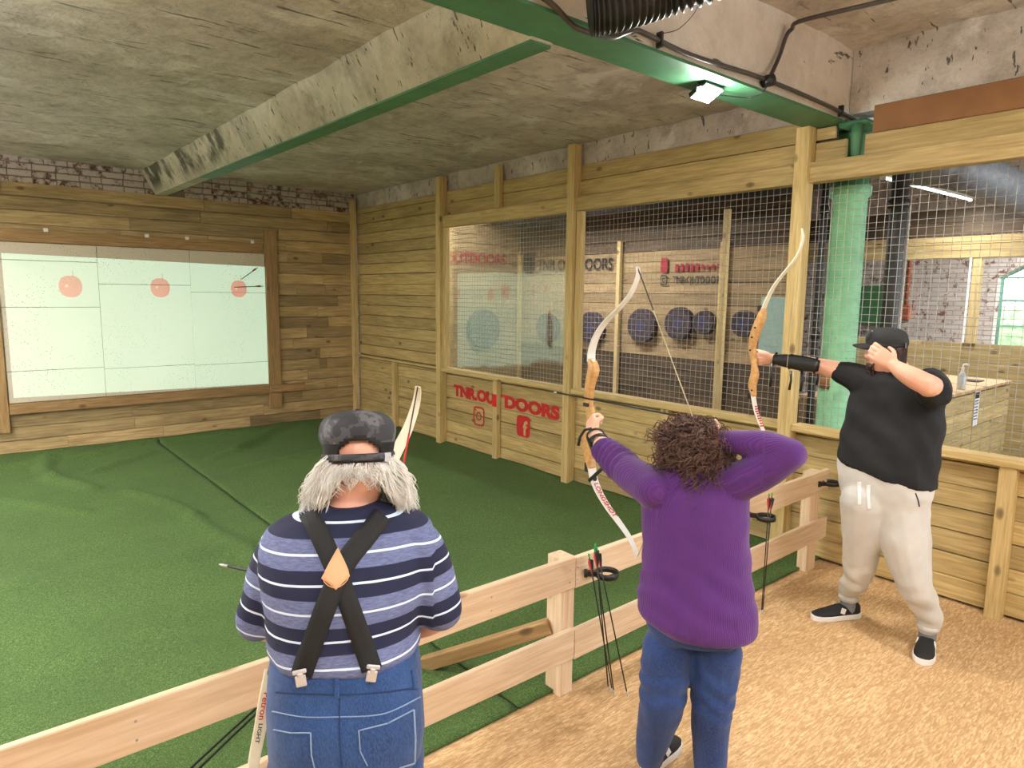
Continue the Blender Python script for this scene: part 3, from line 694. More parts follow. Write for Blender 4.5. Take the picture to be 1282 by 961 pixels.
# ---- lamp tubes and silver duct in that room
def batten(name, a, b, label, watts, down=(0, 0, -1), sx=.12, up=0):
    a, b = Vector(a), Vector(b); mid = (a+b)/2; L = (b-a).length; x = (b-a)/L
    e = empty(name, mid, label, 'lamp', 'ceiling light battens'); bar('housing', a+Vector((0, 0, .03)), b+Vector((0, 0, .03)), .07, .05, 'white', e)
    mb = MB(); mb.tube([a+x*.03, b-x*.03], .014, 10); mb.build('tube', 'tube_light', e)
    for q, s_ in ((a, 1), (b, -1)):
        mb = MB(); mb.box(q+x*.018*s_, (x*.014, Vector((0, 0, 1)).cross(x)*.02, Vector((0, 0, .022)))); mb.build('end_cap', 'white', e, False)
    l = area(name+'_light', mid+Vector((0, 0, -.03)), (0, 0, -1), sx, L, watts, (.97, .98, 1)); 
    l.rotation_euler = (0, 0, math.atan2(x.y, x.x)-math.pi/2); par(l, e)
    if up:
        l2_ = area(name+'_uplight', mid+Vector((0, 0, .07)), (0, 0, 1), sx, L, watts*up, (.97, .98, 1)); l2_.rotation_euler = (math.pi, 0, math.atan2(x.y, x.x)-math.pi/2); par(l2_, e)
    for q in (a.lerp(b, .15), a.lerp(b, .85)):
        mb = MB(); mb.tube([q+Vector((0, 0, .05)), Vector((q.x, q.y, 3.42 if a.y > 2.4 or a.x > 5 else 3.56))], .003, 6); mb.build('hanger', 'black_metal', e)
t = NT('fluorescent_tube'); t.set((1, 1, 1), .4); t.b.inputs['Emission Color'].default_value = (1, .97, .92, 1); t.b.inputs['Emission Strength'].default_value = 8; MAT['tube_light'] = t.m
batten('light_batten', onp(1105, 222, 2, 3.05), onp(1216, 250, 2, 3.05), 'thin bright tube light hanging behind the mesh near the green column', NEIGHBOUR_W*2)
batten('light_batten', (6.3, 7.6, 3.25), (6.3, 6.0, 3.25), 'tube light over the end of the target room', NEIGHBOUR_W*3.0, up=.5)
batten('light_batten', (5.3, 8.9, 3.2), (6.95, 8.9, 3.2), 'added tube light brightening the end wall with the large round target', NEIGHBOUR_W*1.2, up=.5)  # unseen tube added to brighten the dark end wall
batten('light_batten', (11.2, 1.2, 3.3), (11.2, 2.6, 3.3), 'added tube light for the brick wall by the arched window', NEIGHBOUR_W*4.0)  # extra unseen lamp, added to keep the brick wall bright
MAT['silver_duct'] = plain('grey_flexible_duct', (150, 154, 162), .5, .2, var=.2)
mb = MB(); pts = smooth_curve([onp(1140, 207, 2, 2.98), onp(1180, 209, 2, 2.96), onp(1225, 220, 2, 2.92), onp(1282, 244, 2, 2.86), onp(1340, 272, 2, 2.8)], 40)
mb.tube(pts, [.15+.012*(i % 2) for i in range(len(pts))], 18); tag(mb.build('flexible_duct', 'silver_duct', None, True, pts[0]), 'grey ribbed flexible duct near the ceiling right of the tube light', 'duct')
mb = MB(); pts = smooth_curve([(5.3, 1.2, 3.2), (5.9, 1.0, 3.12), (7.0, 1.15, 3.16), (8.6, 1.0, 3.2)], 8); mb.tube(pts, .012, 6); tag(mb.build('loose_cable', 'black', None, True, pts[0]), 'black cable looping under the ceiling at the right', 'cable')
# ================================================================== PROJECTION SCREEN
def screen_mat():
    t = NT('foam_board_with_projected_light'); o = t.obj(); s_ = t.sep(o); x, z = s_[0], s_[2]
    spk = t.ramp(t.voro(o, 40), [(.13, 1.), (.19, 0.)]); dens = t.ramp(t.noise(o, 1.4, 3), [(.36, .1), (.56, .9)])
    base = t.mix(t.math('MULTIPLY', spk, dens), lin(206, 194, 172), lin(70, 64, 56))
    def band(v, lo, hi, e=.004):
        a = t.n('ShaderNodeMapRange'); t.val(a.inputs[0], v); t.val(a.inputs[1], lo); t.val(a.inputs[2], t.math('ADD', lo, e) if hasattr(lo, 'links') else lo+e)
        b = t.n('ShaderNodeMapRange'); t.val(b.inputs[0], v); t.val(b.inputs[1], hi); t.val(b.inputs[2], t.math('ADD', hi, e) if hasattr(hi, 'links') else hi+e); b.inputs[3].default_value = 1; b.inputs[4].default_value = 0
        return t.math('MULTIPLY', a.outputs[0], b.outputs[0])
    zt = t.math('MULTIPLY_ADD', x, -.018, 2.292); zb = t.math('MULTIPLY_ADD', x, -.018, .678)
    lit = t.math('MULTIPLY', band(x, .475, 3.50), band(z, zb, zt))
    em = t.mix(t.ramp(t.noise(o, .8, 2), [(.3, 0.), (.7, 1.)]), (.40, .66, .50), (.47, .74, .57))
    # three red apples in the projected picture
    for cx, rr in ((1.10, .118), (2.05, .112), (3.01, .105)):
        dx = t.math('DIVIDE', t.math('SUBTRACT', x, cx), rr); dz = t.math('DIVIDE', t.math('SUBTRACT', z, 1.93), rr*1.08)
        d2 = t.math('ADD', t.math('POWER', t.math('ABSOLUTE', dx), 2.3), t.math('POWER', t.math('ABSOLUTE', dz), 2.3))
        body = t.ramp(d2, [(.93, 1.), (1.02, 0.)])
        col = t.ramp(t.math('ADD', t.math('MULTIPLY', t.math('ADD', dx, 1.), .3), t.math('MULTIPLY', t.math('ADD', dz, 1.), .1)), [(0., lin(206, 116, 102)), (.9, lin(178, 104, 96))])
        em = t.mix(body, em, col)
        hx = t.math('ADD', dx, .32); hz = t.math('ADD', dz, -.05)
        hl = t.ramp(t.math('ADD', t.math('POWER', hx, 2.), t.math('POWER', hz, 2.)), [(.005, 1.), (.03, 0.)])
        em = t.mix(t.math('MULTIPLY', hl, .8), em, lin(226, 214, 170))
        stem = t.math('MULTIPLY', band(t.math('ADD', x, -cx-.03), -.005, .005, .002), band(z, 2.03, 2.11))
        em = t.mix(t.math('MULTIPLY', stem, .7), em, lin(96, 104, 84))
    em = t.mix(t.math('MULTIPLY', t.math('MULTIPLY', spk, dens), .7), em, (.09, .12, .1))
    t.set(base, .8); t.l(em, t.b.inputs['Emission Color']); t.l(t.math('MULTIPLY', lit, .74), t.b.inputs['Emission Strength']); return t.m
MAT['screen'] = screen_mat()
scr = empty('projection_screen', (1.87, YF-.03, .6), 'projection screen of white foam boards with three red apples in mint light', 'screen')
def board(x0, x1, z0, z1):
    g = .004; d = random.uniform(0, .006)
    vv, ff = prism(x1-x0-2*g, .022, z1-z0-2*g, .002); c = Vector(((x0+x1)/2, YF-.028-d, (z0+z1)/2))
    mobj('foam_board', [Vector(a)+c for a in vv], ff, 'screen', scr, origin=(0, 0, 0))
for x0, x1, zs in ((.43, 1.385, (.607, .968, 1.69, 2.215, 2.412)), (1.385, 2.41, (.607, .945, 1.965, 2.412)), (2.41, 3.37, (.607, .93, 1.88, 2.412))):
    for a, b in zip(zs[:-1], zs[1:]): board(x0, x1, a, b)
# ================================================================== ARROWS
MAT['fletch_red'] = plain('red_fletching', (206, 40, 36), .6, var=.08); MAT['nock_green'] = plain('bright_green_nock', (30, 170, 90), .4, var=.05)
def arrow(tip, nock, label, group=None, rad=.0032, vanes=('fletch_red', 'fletch_red', 'black'), vlen=.075):
    tip, nock = Vector(tip), Vector(nock); d = (nock-tip).normalized(); L = (nock-tip).length
    e = empty('arrow', tip, label, 'arrow', group)
    mb = MB(); mb.tube([tip+d*.025, nock-d*.012], rad, 8); mb.build('shaft', 'black', e)
    mb = MB(); mb.tube([tip, tip+d*.012, tip+d*.03], [.0008, rad*1.05, rad*1.05], 8); mb.build('point', 'chrome', e)
    mb = MB(); mb.tube([nock-d*.022, nock-d*.004, nock], [rad*1.1, rad*1.25, rad*.9], 8); mb.build('nock', 'nock_green', e)
    a = d.orthogonal().normalized(); b = d.cross(a)
    for k in range(3):
        an = 2*math.pi*k/3+.5; u = a*math.cos(an)+b*math.sin(an); s_ = d.cross(u)*.0006
        p0 = nock-d*(.03+vlen); q = [p0+u*rad, p0+d*(vlen*.5)+u*.012, nock-d*.035+u*.016, nock-d*.03+u*rad]
        mobj('vane', [x+s_ for x in q]+[x-s_ for x in q], [(0, 1, 2, 3), (7, 6, 5, 4), (0, 4, 5, 1), (1, 5, 6, 2), (2, 6, 7, 3)], vanes[k], e)
    return e
arrow(onp(300, 351, 1, YF-.03), onp(319, 335, 1, YF-.03)+Vector((0, -.12, 0)), 'black arrow stuck in the screen slanting up from the right-hand apple', 'arrows stuck in the screen', .005)
arrow(onp(290, 359.5, 1, YF-.03), onp(326, 358, 1, YF-.03)+Vector((0, -.1, 0)), 'black arrow stuck level in the right-hand apple on the screen', 'arrows stuck in the screen', .005)
# ================================================================== FENCE
fe = empty('wooden_fence', (2.2, 2.16, 0), 'low two-rail pine fence between the turf and the chipboard floor', 'fence')
YR = YFENCE
box('post', (2.10, YR+.016, 0), (2.185, YR+.12, .68), 'pine_fresh', fe)
box('post', (4.47, YR+.016, 0), (4.60, YR+.085, .71), 'pine_fresh', fe)
box('post', (.93, YR+.016, 0), (1.03, YR+.12, .68), 'pine_fresh', fe)
box('post', (-1.7, YR+.016, 0), (-1.6, YR+.12, .68), 'pine_fresh', fe)
for (x0, z0, x1, z1) in ((-3.1, .61, 2.155, .618), (2.16, .613, 4.655, .643)): bar('rail', (x0, YR, z0), (x1, YR, z1), .03, .15, 'pine_fresh', fe)
for (x0, z0, x1, z1) in ((-3.1, .27, 2.158, .262), (2.163, .255, 4.67, .295)): bar('rail', (x0, YR, z0), (x1, YR, z1), .03, .15, 'pine_fresh', fe)
bar('brace', (2.10, YR+.09, .33), (1.72, YR+.62, .03), .05, .07, 'frame_wood', fe)
for x in (2.12, 2.17, 4.5, 4.58, .33, .9, 1.66):
    for z in (.64, .58):
        mb = MB(); mb.tube([(x, YR-.0145, z), (x, YR-.017, z)], .004, 8); mb.build('screw', 'steel', fe)
# ring quivers on the fence with arrows
def ring_quiver(p, out, label, mounted=True):
    p = Vector(p); out = Vector(out).normalized(); up = Vector((0, 0, 1)); side = up.cross(out)
    e = empty('arrow_ring', p, label, 'arrow holder', 'arrow rings on the fence')
    mb = MB(); c = p+out*.105; n = 28; R0 = .052; rs = []
    for i in range(n+1):
        a = 2*math.pi*i/n; dr = out*math.cos(a)+side*math.sin(a)
        rs.append([c+dr*(R0+dx)+up*dz for dx, dz in ((-.004, -.013), (.004, -.013), (.004, .013), (-.004, .013))])
    mb.rings(rs, 4, False); mb.build('ring', 'black', e)
    mb = MB(); mb.box(p+out*.028, (out*.028, side*.012, up*.012)); mb.tube([p-out*.002, p+out*.012], .02, 14); mb.build('arm', 'black', e, False)
    return c
rp = Vector((2.215, YR-.017, .60)); rc = ring_quiver(rp, (.75, -.66, 0), 'black plastic arrow ring on the middle fence post')
arr = [((735, 681), (767, 867), 0), ((744, 683), (769, 870), .0), ((747, 685), (786, 872), .01), ((745, 680), (762, 866), .0)]
GA = 'arrows standing in the ring on the middle post'
for i, ((ax, ay), (bx_, by), dd) in enumerate(arr):
    tip = onp(bx_, by, 2, .002); nk = onplane(ax, ay, rc+Vector((0, -.03+.012*i, 0)), Vector((0, 1, 0)))
    nk = tip+(nk-tip).normalized()*.77
    arrow(tip, nk, ['arrow in the middle ring leaning left, its nock apart from the others', 'arrow at the centre of the bundle in the middle ring', 'arrow in the middle ring whose point stands farthest right on the floor', 'arrow in the middle ring whose point stands farthest left on the floor'][i], GA)
rp2 = Vector((3.62, YR-.017, .60)); rc2 = ring_quiver(rp2, (.35, -.94, 0), 'black plastic arrow ring on the fence beside the purple sweater')
for i, (ax, bx_) in enumerate(((938, 931), (944, 937))):
    tip = rc2+Vector((-.02+.012*i, -.02, -.62)); nk = tip+Vector((.02+.02*i, .01, .77)).normalized()*.77
    tip.z = .0
    arrow(tip, nk, 'black arrow in the ring nearest the purple sweater, %s of the pair' % ('left' if i == 0 else 'right'), 'arrows standing in the ring by the sweater')
rp3 = Vector((4.50, YR-.017, .635)); ring_quiver(rp3, (.93, -.36, 0), 'black plastic arrow ring on the end post by the right wall')
# small peg with string lying on the turf side at lower left
# ================================================================== CEILING FITTINGS
e = empty('conduit', (3.3, 2.2, 3.06), 'dark metal conduit running along the near side of the white beam', 'conduit')
YP = 2.215
cp = [onp(*q, 1, YP) for q in ((660, -14), (690, 4), (718, 32), (742, 42), (766, 47), (780, 42), (795, 38), (812, 44), (865, 69), (960, 100), (1040, 134), (1078, 154), (1096, 158))]
mb = MB(); mb.tube(smooth_curve(cp, 5), .0125, 10); mb.build('pipe', 'conduit', e)
jb = onp(962, 101, 1, YP-.01); mb = MB(); mb.tube([jb+Vector((0, .03, 0)), jb+Vector((0, -.03, 0))], .033, 16); mb.build('junction_box', 'black', e)
el_ = onp(988, 37, 1, YP); ez = el_.z
cp2 = [jb, onp(975, 72, 1, YP), onp(985, 44, 1, YP), el_+Vector((.012, -.012, .004)), onp(1000, 27, 2, ez), onp(1060, 12, 2, ez), onp(1112, 0, 2, ez), onp(1180, -18, 2, ez)]
mb = MB(); mb.tube(smooth_curve(cp2, 4), .0125, 10); mb.build('pipe', 'conduit', e)
for px, py in ((826, 50), (1053, 139)):
    q = onp(px, py, 1, YP); mb = MB(); mb.box(q, ((.008, 0, 0), (0, .016, 0), (0, 0, .035))); mb.build('saddle', 'black_metal', e, False)
q = onp(1092, 158, 1, YP); mb = MB(); mb.tube([q, q+Vector((.09, -.01, .01))], .018, 10); mb.build('coupling', 'black', e)
# ribbed hose
pts = smooth_curve([onp(738, 12, 1, 2.10), onp(775, 5, 1, 2.02), onp(830, -12, 1, 1.92), onp(900, -36, 1, 1.75), onp(1000, -80, 1, 1.55)], 26)
mb = MB(); mb.tube(pts, [.105 if i % 4 < 2 else .088 for i in range(len(pts))], 20); tag(mb.build('ribbed_hose', 'rubber', None, True, pts[0]), 'thick black ribbed hose against the white beam', 'hose')
pts = smooth_curve([onp(877, 0, 1, 2.23), onp(868, 18, 1, 2.23), onp(850, 36, 1, 2.23), onp(830, 42, 1, 2.23)], 5); mb = MB(); mb.tube(pts, .002, 6); tag(mb.build('thin_wire', 'black', None, True, pts[0]), 'thin dark wire hanging on the white beam above the conduit clip', 'wire')
# floodlight under the beam
lp = Vector((3.37, 2.37, 3.03))
fl = empty('floodlight', lp, 'bright white floodlight fixed under the green beam', 'lamp')
bd = Vector((-.25, -.45, -.86)).normalized(); sx_ = Vector((1, 0, 0)); sy_ = bd.cross(sx_)
mb = MB(); mb.box(lp-bd*.018, (sx_*.088, sy_*.062, bd*.016)); o = mb.build('housing', 'black_metal', fl, False)
t = NT('flood_glass'); t.set((1, 1, 1), .3); t.b.inputs['Emission Color'].default_value = (1, .97, .88, 1); t.b.inputs['Emission Strength'].default_value = 30; MAT['flood_glass'] = t.m
mb = MB(); mb.box(lp+bd*.001, (sx_*.08, sy_*.055, bd*.002)); mb.build('lens', 'flood_glass', fl, False)
mb = MB(); mb.tube([lp+sx_*.1-bd*.01, lp+sx_*.1+Vector((0, 0, .045)), lp-sx_*.1+Vector((0, 0, .045)), lp-sx_*.1-bd*.01], .006, 6); mb.build('bracket', 'black_metal', fl)
cb = smooth_curve([lp+sx_*.09-bd*.02, onp(935, 122, 2, 3.05), onp(955, 115, 2, 3.045), jb], 6); mb = MB(); mb.tube(cb, .004, 6); mb.build('cable', 'black', fl)
par(area('floodlight_light', lp+bd*.006, bd, .16, .11, FLOOD_W, (1, .97, .93)), fl)
pl_ = bpy.data.lights.new('floodlight_glow', 'POINT'); pl_.energy = 26; pl_.color = (1, .97, .93); pl_.shadow_soft_size = .05
po_ = bpy.data.objects.new('floodlight_glow', pl_); COL.objects.link(po_); po_.location = lp+bd*.055; par(po_, fl)
# tube lights behind the photographer and added fill tubes over the left of the range, outside the picture
batten('light_batten', (-1.2, -.9, 3.1), (.5, -.9, 3.1), 'tube light hanging behind the photographer, left', BATTEN_W, sx=.3, up=1.9)
batten('light_batten', (2.0, -1.1, 3.1), (3.7, -1.1, 3.1), 'tube light hanging behind the photographer, right', BATTEN_W, sx=.3, up=1.9)
batten('light_batten', (-1.3, 2.9, 2.95), (-1.3, 4.6, 2.95), 'nearer added fill tube light hanging over the left side of the turf', RANGE_FILL_W, sx=.3, up=1.3)
batten('light_batten', (-1.5, 6.4, 2.95), (-1.5, 8.1, 2.95), 'farther added fill tube light hanging over the left side of the turf', RANGE_FILL_W*.8, sx=.3, up=1.6)
# ================================================================== FIGURE TOOLS
def remesh(mb, name, mat, parent, vox=.008, sm=6, fac=.5, post=None, attrs=None):
    me = bpy.data.meshes.new('tmp'); me.from_pydata([tuple(v) for v in mb.v], [], mb.f); me.update()
    bmx = bmesh.new(); bmx.from_mesh(me); bmesh.ops.recalc_face_normals(bmx, faces=bmx.faces); bmx.to_mesh(me); bmx.free()
    o = bpy.data.objects.new('tmp', me); COL.objects.link(o)
    r = o.modifiers.new('r', 'REMESH'); r.mode = 'VOXEL'; r.voxel_size = vox; r.adaptivity = 0
    s_ = o.modifiers.new('s', 'SMOOTH'); s_.factor = fac; s_.iterations = sm
    dg = bpy.context.evaluated_depsgraph_get(); m2 = bpy.data.meshes.new_from_object(o.evaluated_get(dg))
    bpy.data.objects.remove(o); bpy.data.meshes.remove(me)
    if post:
        m2.update(); nr = [v.normal.copy() for v in m2.vertices]
        for v, n_ in zip(m2.vertices, nr): v.co = v.co + n_*post(v.co, n_)
    m2.name = name; m2.materials.clear(); m2.materials.append(MAT[mat] if isinstance(mat, str) else mat)
    if attrs:
        for an, fn in attrs.items():
            at_ = m2.attributes.new(an, 'FLOAT', 'POINT'); at_.data.foreach_set('value', [fn(v.co) for v in m2.vertices])
    m2.polygons.foreach_set('use_smooth', [True]*len(m2.polygons))
    bvh = BVHTree.FromPolygons([v.co.copy() for v in m2.vertices], [tuple(p.vertices) for p in m2.polygons])
    org = wm(parent).translation
    for v in m2.vertices: v.co = v.co-org
    m2.update()
    ob = bpy.data.objects.new(name, m2); COL.objects.link(ob); ob.location = org; par(ob, parent)
    ob_bvh[ob.name] = bvh
    return ob, bvh
ob_bvh = {}
def ring(c, U, V, n=28, p=2.3):
    out = []
    for i in range(n):
        a = 2*math.pi*i/n; x, y = math.cos(a), math.sin(a); e = 2/p
        out.append(Vector(c)+Vector(U)*math.copysign(abs(x)**e, x)+Vector(V)*math.copysign(abs(y)**e, y))
    return out
def torso(mb, rows, d, rt, fw, p=2.3, k0=0.0):
    """rows: (y, left px, right px, half thickness, depth offset, tilt m) in photo pixels"""
    pts = []
    for r in rows:
        y, l, rr, th = r[:4]; dd = d+(r[4] if len(r) > 4 else 0); ti = r[5] if len(r) > 5 else 0
        c = at((l+rr)/2, y, dd); hw = (rr-l)/2/F_PX*dd
        k = k0+(1-k0)*max(0, min(1, (y-rows[0][0])/(rows[-1][0]-rows[0][0]))); c.z += (at((l+rr)/2, y, dd-th).z-c.z)*k
        pts.append((c, hw, th, ti))
    mb.rings([ring(c, rt*hw+Vector((0, 0, -ti)), fw*th, 28, p) for c, hw, th, ti in pts], 28)
def limb(mb, pts, rad, n=14, sub=5):
    P = smooth_curve(pts, sub); Rr = [x.x for x in smooth_curve([(r, 0, 0) for r in rad], sub)]
    mb.tube(P, Rr, n)
    for q, r in ((P[0], Rr[0]), (P[-1], Rr[-1])): mb.ell(q, (Vector((r, 0, 0)), Vector((0, r, 0)), Vector((0, 0, r))), 12, 8)
def head(mb, c, fw, up, s=1.0, ears=True):
    c = Vector(c); fw = Vector(fw).normalized(); up = (Vector(up)-fw*Vector(up).dot(fw)).normalized(); sd = fw.cross(up)
    L = lambda a, b, u: c+(sd*a+fw*b+up*u)*s
    mb.ell(L(0, -.008, .035), (sd*.077*s, fw*.098*s, up*.092*s), 22, 14)
    rs = []
    for u, b, wd, dp in ((.07, .012, .062, .075), (.03, .016, .066, .080), (0, .018, .065, .078), (-.04, .018, .060, .074), (-.08, .02, .050, .066), (-.105, .032, .036, .048), (-.118, .045, .018, .026)):
        rs.append(ring(L(0, b, u), sd*wd*s, fw*dp*s, 20, 2.4))
    mb.rings(rs, 20)
    mb.tube([L(0, .094, .035), L(0, .108, .005), L(0, .118, -.022)], [.008*s, .010*s, .014*s], 10); mb.ell(L(0, .108, -.026), (sd*.018*s, fw*.014*s, up*.010*s), 10, 8)
    mb.ell(L(0, .086, .038), (sd*.052*s, fw*.014*s, up*.012*s), 12, 8); mb.ell(L(0, .092, -.058), (sd*.024*s, fw*.012*s, up*.009*s), 10, 8)
    for k in (-1, 1):
        mb.ell(L(.045*k, .068, -.015), (sd*.022*s, fw*.022*s, up*.022*s), 10, 8)
        if ears:
            mb.ell(L(.076*k, -.012, .0), (sd*.009*s, fw*.02*s, up*.033*s), 10, 8); mb.tube([L(.076*k, -.026, .02), L(.082*k, -.03, .008), L(.08*k, -.026, -.014)], .006*s, 6)
    return L
def eyes(L, s, parent):
    for k in (-1, 1):
        mb = MB(); c = L(.031*k, .083, .012); r = .0125*s; mb.ell(c, (Vector((r, 0, 0)), Vector((0, r, 0)), Vector((0, 0, r))), 12, 8); e = mb.build('eye', 'eye_white', parent)
        f_ = (L(0, 1, 0)-L(0, 0, 0)).normalized(); mb = MB(); mb.ell(c+f_*r*.82, (f_*r*.25, f_.orthogonal().normalized()*r*.45, f_.cross(f_.orthogonal().normalized())*r*.45), 10, 6); mb.build('iris', 'iris', e)
MAT['eye_white'] = plain('eye_white', (226, 222, 216), .3, var=.02); MAT['iris'] = plain('iris_brown', (60, 42, 30), .25, var=.05)
def hand(mb, wrist, x, n, t, curls, thumb=((.5, .8, .3), (.75, .35, .55)), s=1.0):
    """x: wrist to knuckles; n: side the palm faces; t: thumb side; curls: per finger three joint angles"""
    w0 = Vector(wrist); x = Vector(x).normalized(); n = Vector(n); n = (n-x*n.dot(x)).normalized(); t = Vector(t); t = (t-x*t.dot(x)-n*t.dot(n)).normalized()
    P = lambda a, b, c: w0+(x*a+t*b+n*c)*s
    rs = []
    for a, wd, th in ((-.015, .026, .019), (.0, .028, .018), (.03, .036, .017), (.06, .041, .015), (.088, .041, .012)): rs.append(ring(P(a, 0, 0), t*wd*s, n*th*s, 16, 2.8))
    mb.rings(rs, 16)
    mb.ell(P(.03, .022, .008), (x*.03*s, t*.016*s, n*.014*s), 10, 8)
    for k, (off, L, r) in enumerate(((.031, .074, .0092), (.0105, .082, .0095), (-.0105, .077, .0092), (-.030, .060, .0082))):
        p = P(.082, off, 0); pts = [p-x*.012*s]; rad = [r*s]; ang = 0
        for seg, a in zip((.46, .30, .24), curls[k]):
            ang += R(a); d = x*math.cos(ang)+n*math.sin(ang); pts.append(p.copy()); rad.append(r*s*1.0); p = p+d*(L*seg*s)
        pts.append(p); rad.append(r*s*.82)
        mb.tube(smooth_curve(pts, 4), [q.x for q in smooth_curve([(q, 0, 0) for q in rad], 4)], 10); mb.ell(p, (Vector((1, 0, 0))*r*.82*s, Vector((0, 1, 0))*r*.82*s, Vector((0, 0, 1))*r*.82*s), 10, 6)
    p = P(.022, .028, .004); pts = [p]; rad = [.013*s]
    for (a, b, c), L in zip(thumb, (.040, .034)):
        d = (x*a+t*b+n*c).normalized(); p = p+d*L*s; pts.append(p); rad.append(.0105*s)
    rad[-1] = .009*s
    mb.tube(smooth_curve(pts, 4), [q.x for q in smooth_curve([(q, 0, 0) for q in rad], 4)], 10); mb.ell(p, (Vector((.0092*s, 0, 0)), Vector((0, .0092*s, 0)), Vector((0, 0, .0092*s))), 10, 6)
def pix_hit(bvh, px, py):
    d = (at(px, py, 1)-EYE).normalized(); h, nn, i, dist = bvh.ray_cast(EYE, d)
    return h, nn
def surf_strip(bvh, pts, hw, mat, name, parent, off=.003, th=.003, n=10):
    """ribbon laid on a surface; pts in photo pixels, hw half width in pixels; thickness outwards"""
    P = [(q.x, q.y) for q in smooth_curve([(a, b, 0) for a, b in pts], n)]; top = []; bot = []
    for i, (a, b) in enumerate(P):
        a0, b0 = P[max(i-1, 0)]; a1, b1 = P[min(i+1, len(P)-1)]; dx, dy = a1-a0, b1-b0; L = math.hypot(dx, dy) or 1
        nx, ny = -dy/L, dx/L; row = []
        for k in (-1, -.33, .33, 1):
            h, nn = pix_hit(bvh, a+nx*hw*k, b+ny*hw*k)
            row.append((h, nn))
        if any(h is None for h, _ in row): continue
        top.append([h+nn*(off+th) if nn.dot(FWD) < 0 else h-FWD*(off+th) for h, nn in row]); bot.append([h-FWD*off*.2 for h, nn in row])
    if len(top) < 2: return None
    v = []; f = []; m_ = 4
    for t_, b_ in zip(top, bot): v += t_+b_
    for i in range(len(top)-1):
        o0, o1 = i*8, (i+1)*8
        for j in range(3): f += [(o0+j, o0+j+1, o1+j+1, o1+j)]
        f += [(o0, o1, o1+4, o0+4), (o0+3, o0+7, o1+7, o1+3)]
    e = (len(top)-1)*8; f += [(0, 4, 5, 1), (1, 5, 6, 2), (2, 6, 7, 3), (e, e+1, e+5, e+4), (e+1, e+2, e+6, e+5), (e+2, e+3, e+7, e+6)]
    return mobj(name, v, f, mat, parent, True)
def surf_poly(bvh, pts, mat, name, parent, off=.006, n=6):
    """filled patch on a surface from a pixel outline"""
    cx = sum(p[0] for p in pts)/len(pts); cyy = sum(p[1] for p in pts)/len(pts); L = []
    for (a, b), (c, d) in zip(pts, pts[1:]+pts[:1]):
        for k in range(n): L.append((a+(c-a)*k/n, b+(d-b)*k/n))
    v = []; ks = (1, .75, .5, .25); N = len(L)
    for k in ks:
        for a, b in L:
            h, nn = pix_hit(bvh, cx+(a-cx)*k, cyy+(b-cyy)*k)
            v.append(h+nn*off if h else at(cx, cyy, 1))
    h, nn = pix_hit(bvh, cx, cyy); v.append(h+nn*off); f = []
    for r_ in range(3):
        for i in range(N):
            j = (i+1) % N; f.append((r_*N+i, r_*N+j, (r_+1)*N+j, (r_+1)*N+i))
    for i in range(N): f.append((3*N+i, 3*N+(i+1) % N, 4*N))
    o = mobj(name, v, f, mat, parent, True); so = o.modifiers.new('t', 'SOLIDIFY'); so.thickness = .003; so.offset = 0
    return o
def skin_mat(name, rgb, red=(206, 120, 100), amt=.3):
    t = NT(name); o = t.obj(); c = lin(*rgb)
    k = t.mix(t.math('MULTIPLY', t.ramp(t.noise(o, 9, 4), [(.4, 0.), (.7, 1.)]), amt), c, lin(*red))
    t.set(k, .5, Subsurface_Weight=.12); t.b.inputs['Subsurface Radius'].default_value = (.01, .004, .002); t.bump(t.noise(o, 140, 3), .12, .002); return t.m
MAT['skin1'] = skin_mat('skin_flushed', (222, 170, 146), (212, 124, 106), .5); MAT['skin2'] = skin_mat('skin_pale', (234, 190, 162)); MAT['skin3'] = skin_mat('skin_warm', (228, 178, 152), (214, 132, 110), .4)
def fold(amp, sc, seed, stretch=(1, 1, 1)):
    return lambda co, nn: amp*noise.noise(Vector((co.x*sc*stretch[0], co.y*sc*stretch[1], co.z*sc*stretch[2]+seed)))+amp*.45*noise.noise(Vector((co.x*sc*2.4, co.y*sc*2.4, co.z*sc*2.1+seed*3)))
def denim(name, lo, hi):
    t = NT(name); o = t.obj()
    n1 = t.noise(o, 5, 5, .6); n2 = t.noise(t.scale(o, (1, 1, .25)), 420, 2, .6)
    c = t.ramp(n1, [(.3, lin(*lo)), (.7, lin(*hi))]); c = t.mix(t.math('MULTIPLY', t.ramp(n2, [(.4, 0.), (.7, 1.)]), .3), c, lin(*[min(255, v+50) for v in hi]))
    t.set(c, .85, Sheen_Weight=.1); t.bump(n2, .3, .002); return t.m
MAT['denim1'] = denim('washed_blue_denim', (10, 34, 76), (26, 64, 116)); MAT['denim2'] = denim('dark_blue_denim', (10, 34, 80), (20, 54, 112))
MAT['stitch'] = plain('denim_stitching', (120, 140, 168), .8, var=.05); MAT['denim_dark'] = plain('denim_seam', (22, 46, 84), .85)
def strands(name, roots, mat, parent, n=3):
    mb = MB()
    for pts, r0 in roots:
        N = len(pts); mb.tube(pts, [r0*(1-.75*(i/(N-1))**2) for i in range(N)], n)
    return mb.build(name, mat, parent, True)
def hair_mat(name, lo, hi, rough=.45):
    t = NT(name); o = t.obj(); g = t.noise(t.scale(o, (1, 1, .3)), 60, 3, .6)
    t.set(t.ramp(g, [(.3, lin(*lo)), (.7, lin(*hi))]), rough); return t.m
MAT['hair_white'] = hair_mat('white_hair', (206, 200, 188), (246, 243, 236), .6); MAT['hair_brown'] = hair_mat('brown_curls', (46, 30, 24), (112, 76, 60), .65); MAT['hair_dark'] = hair_mat('short_dark_hair', (40, 30, 26), (78, 58, 48), .6)
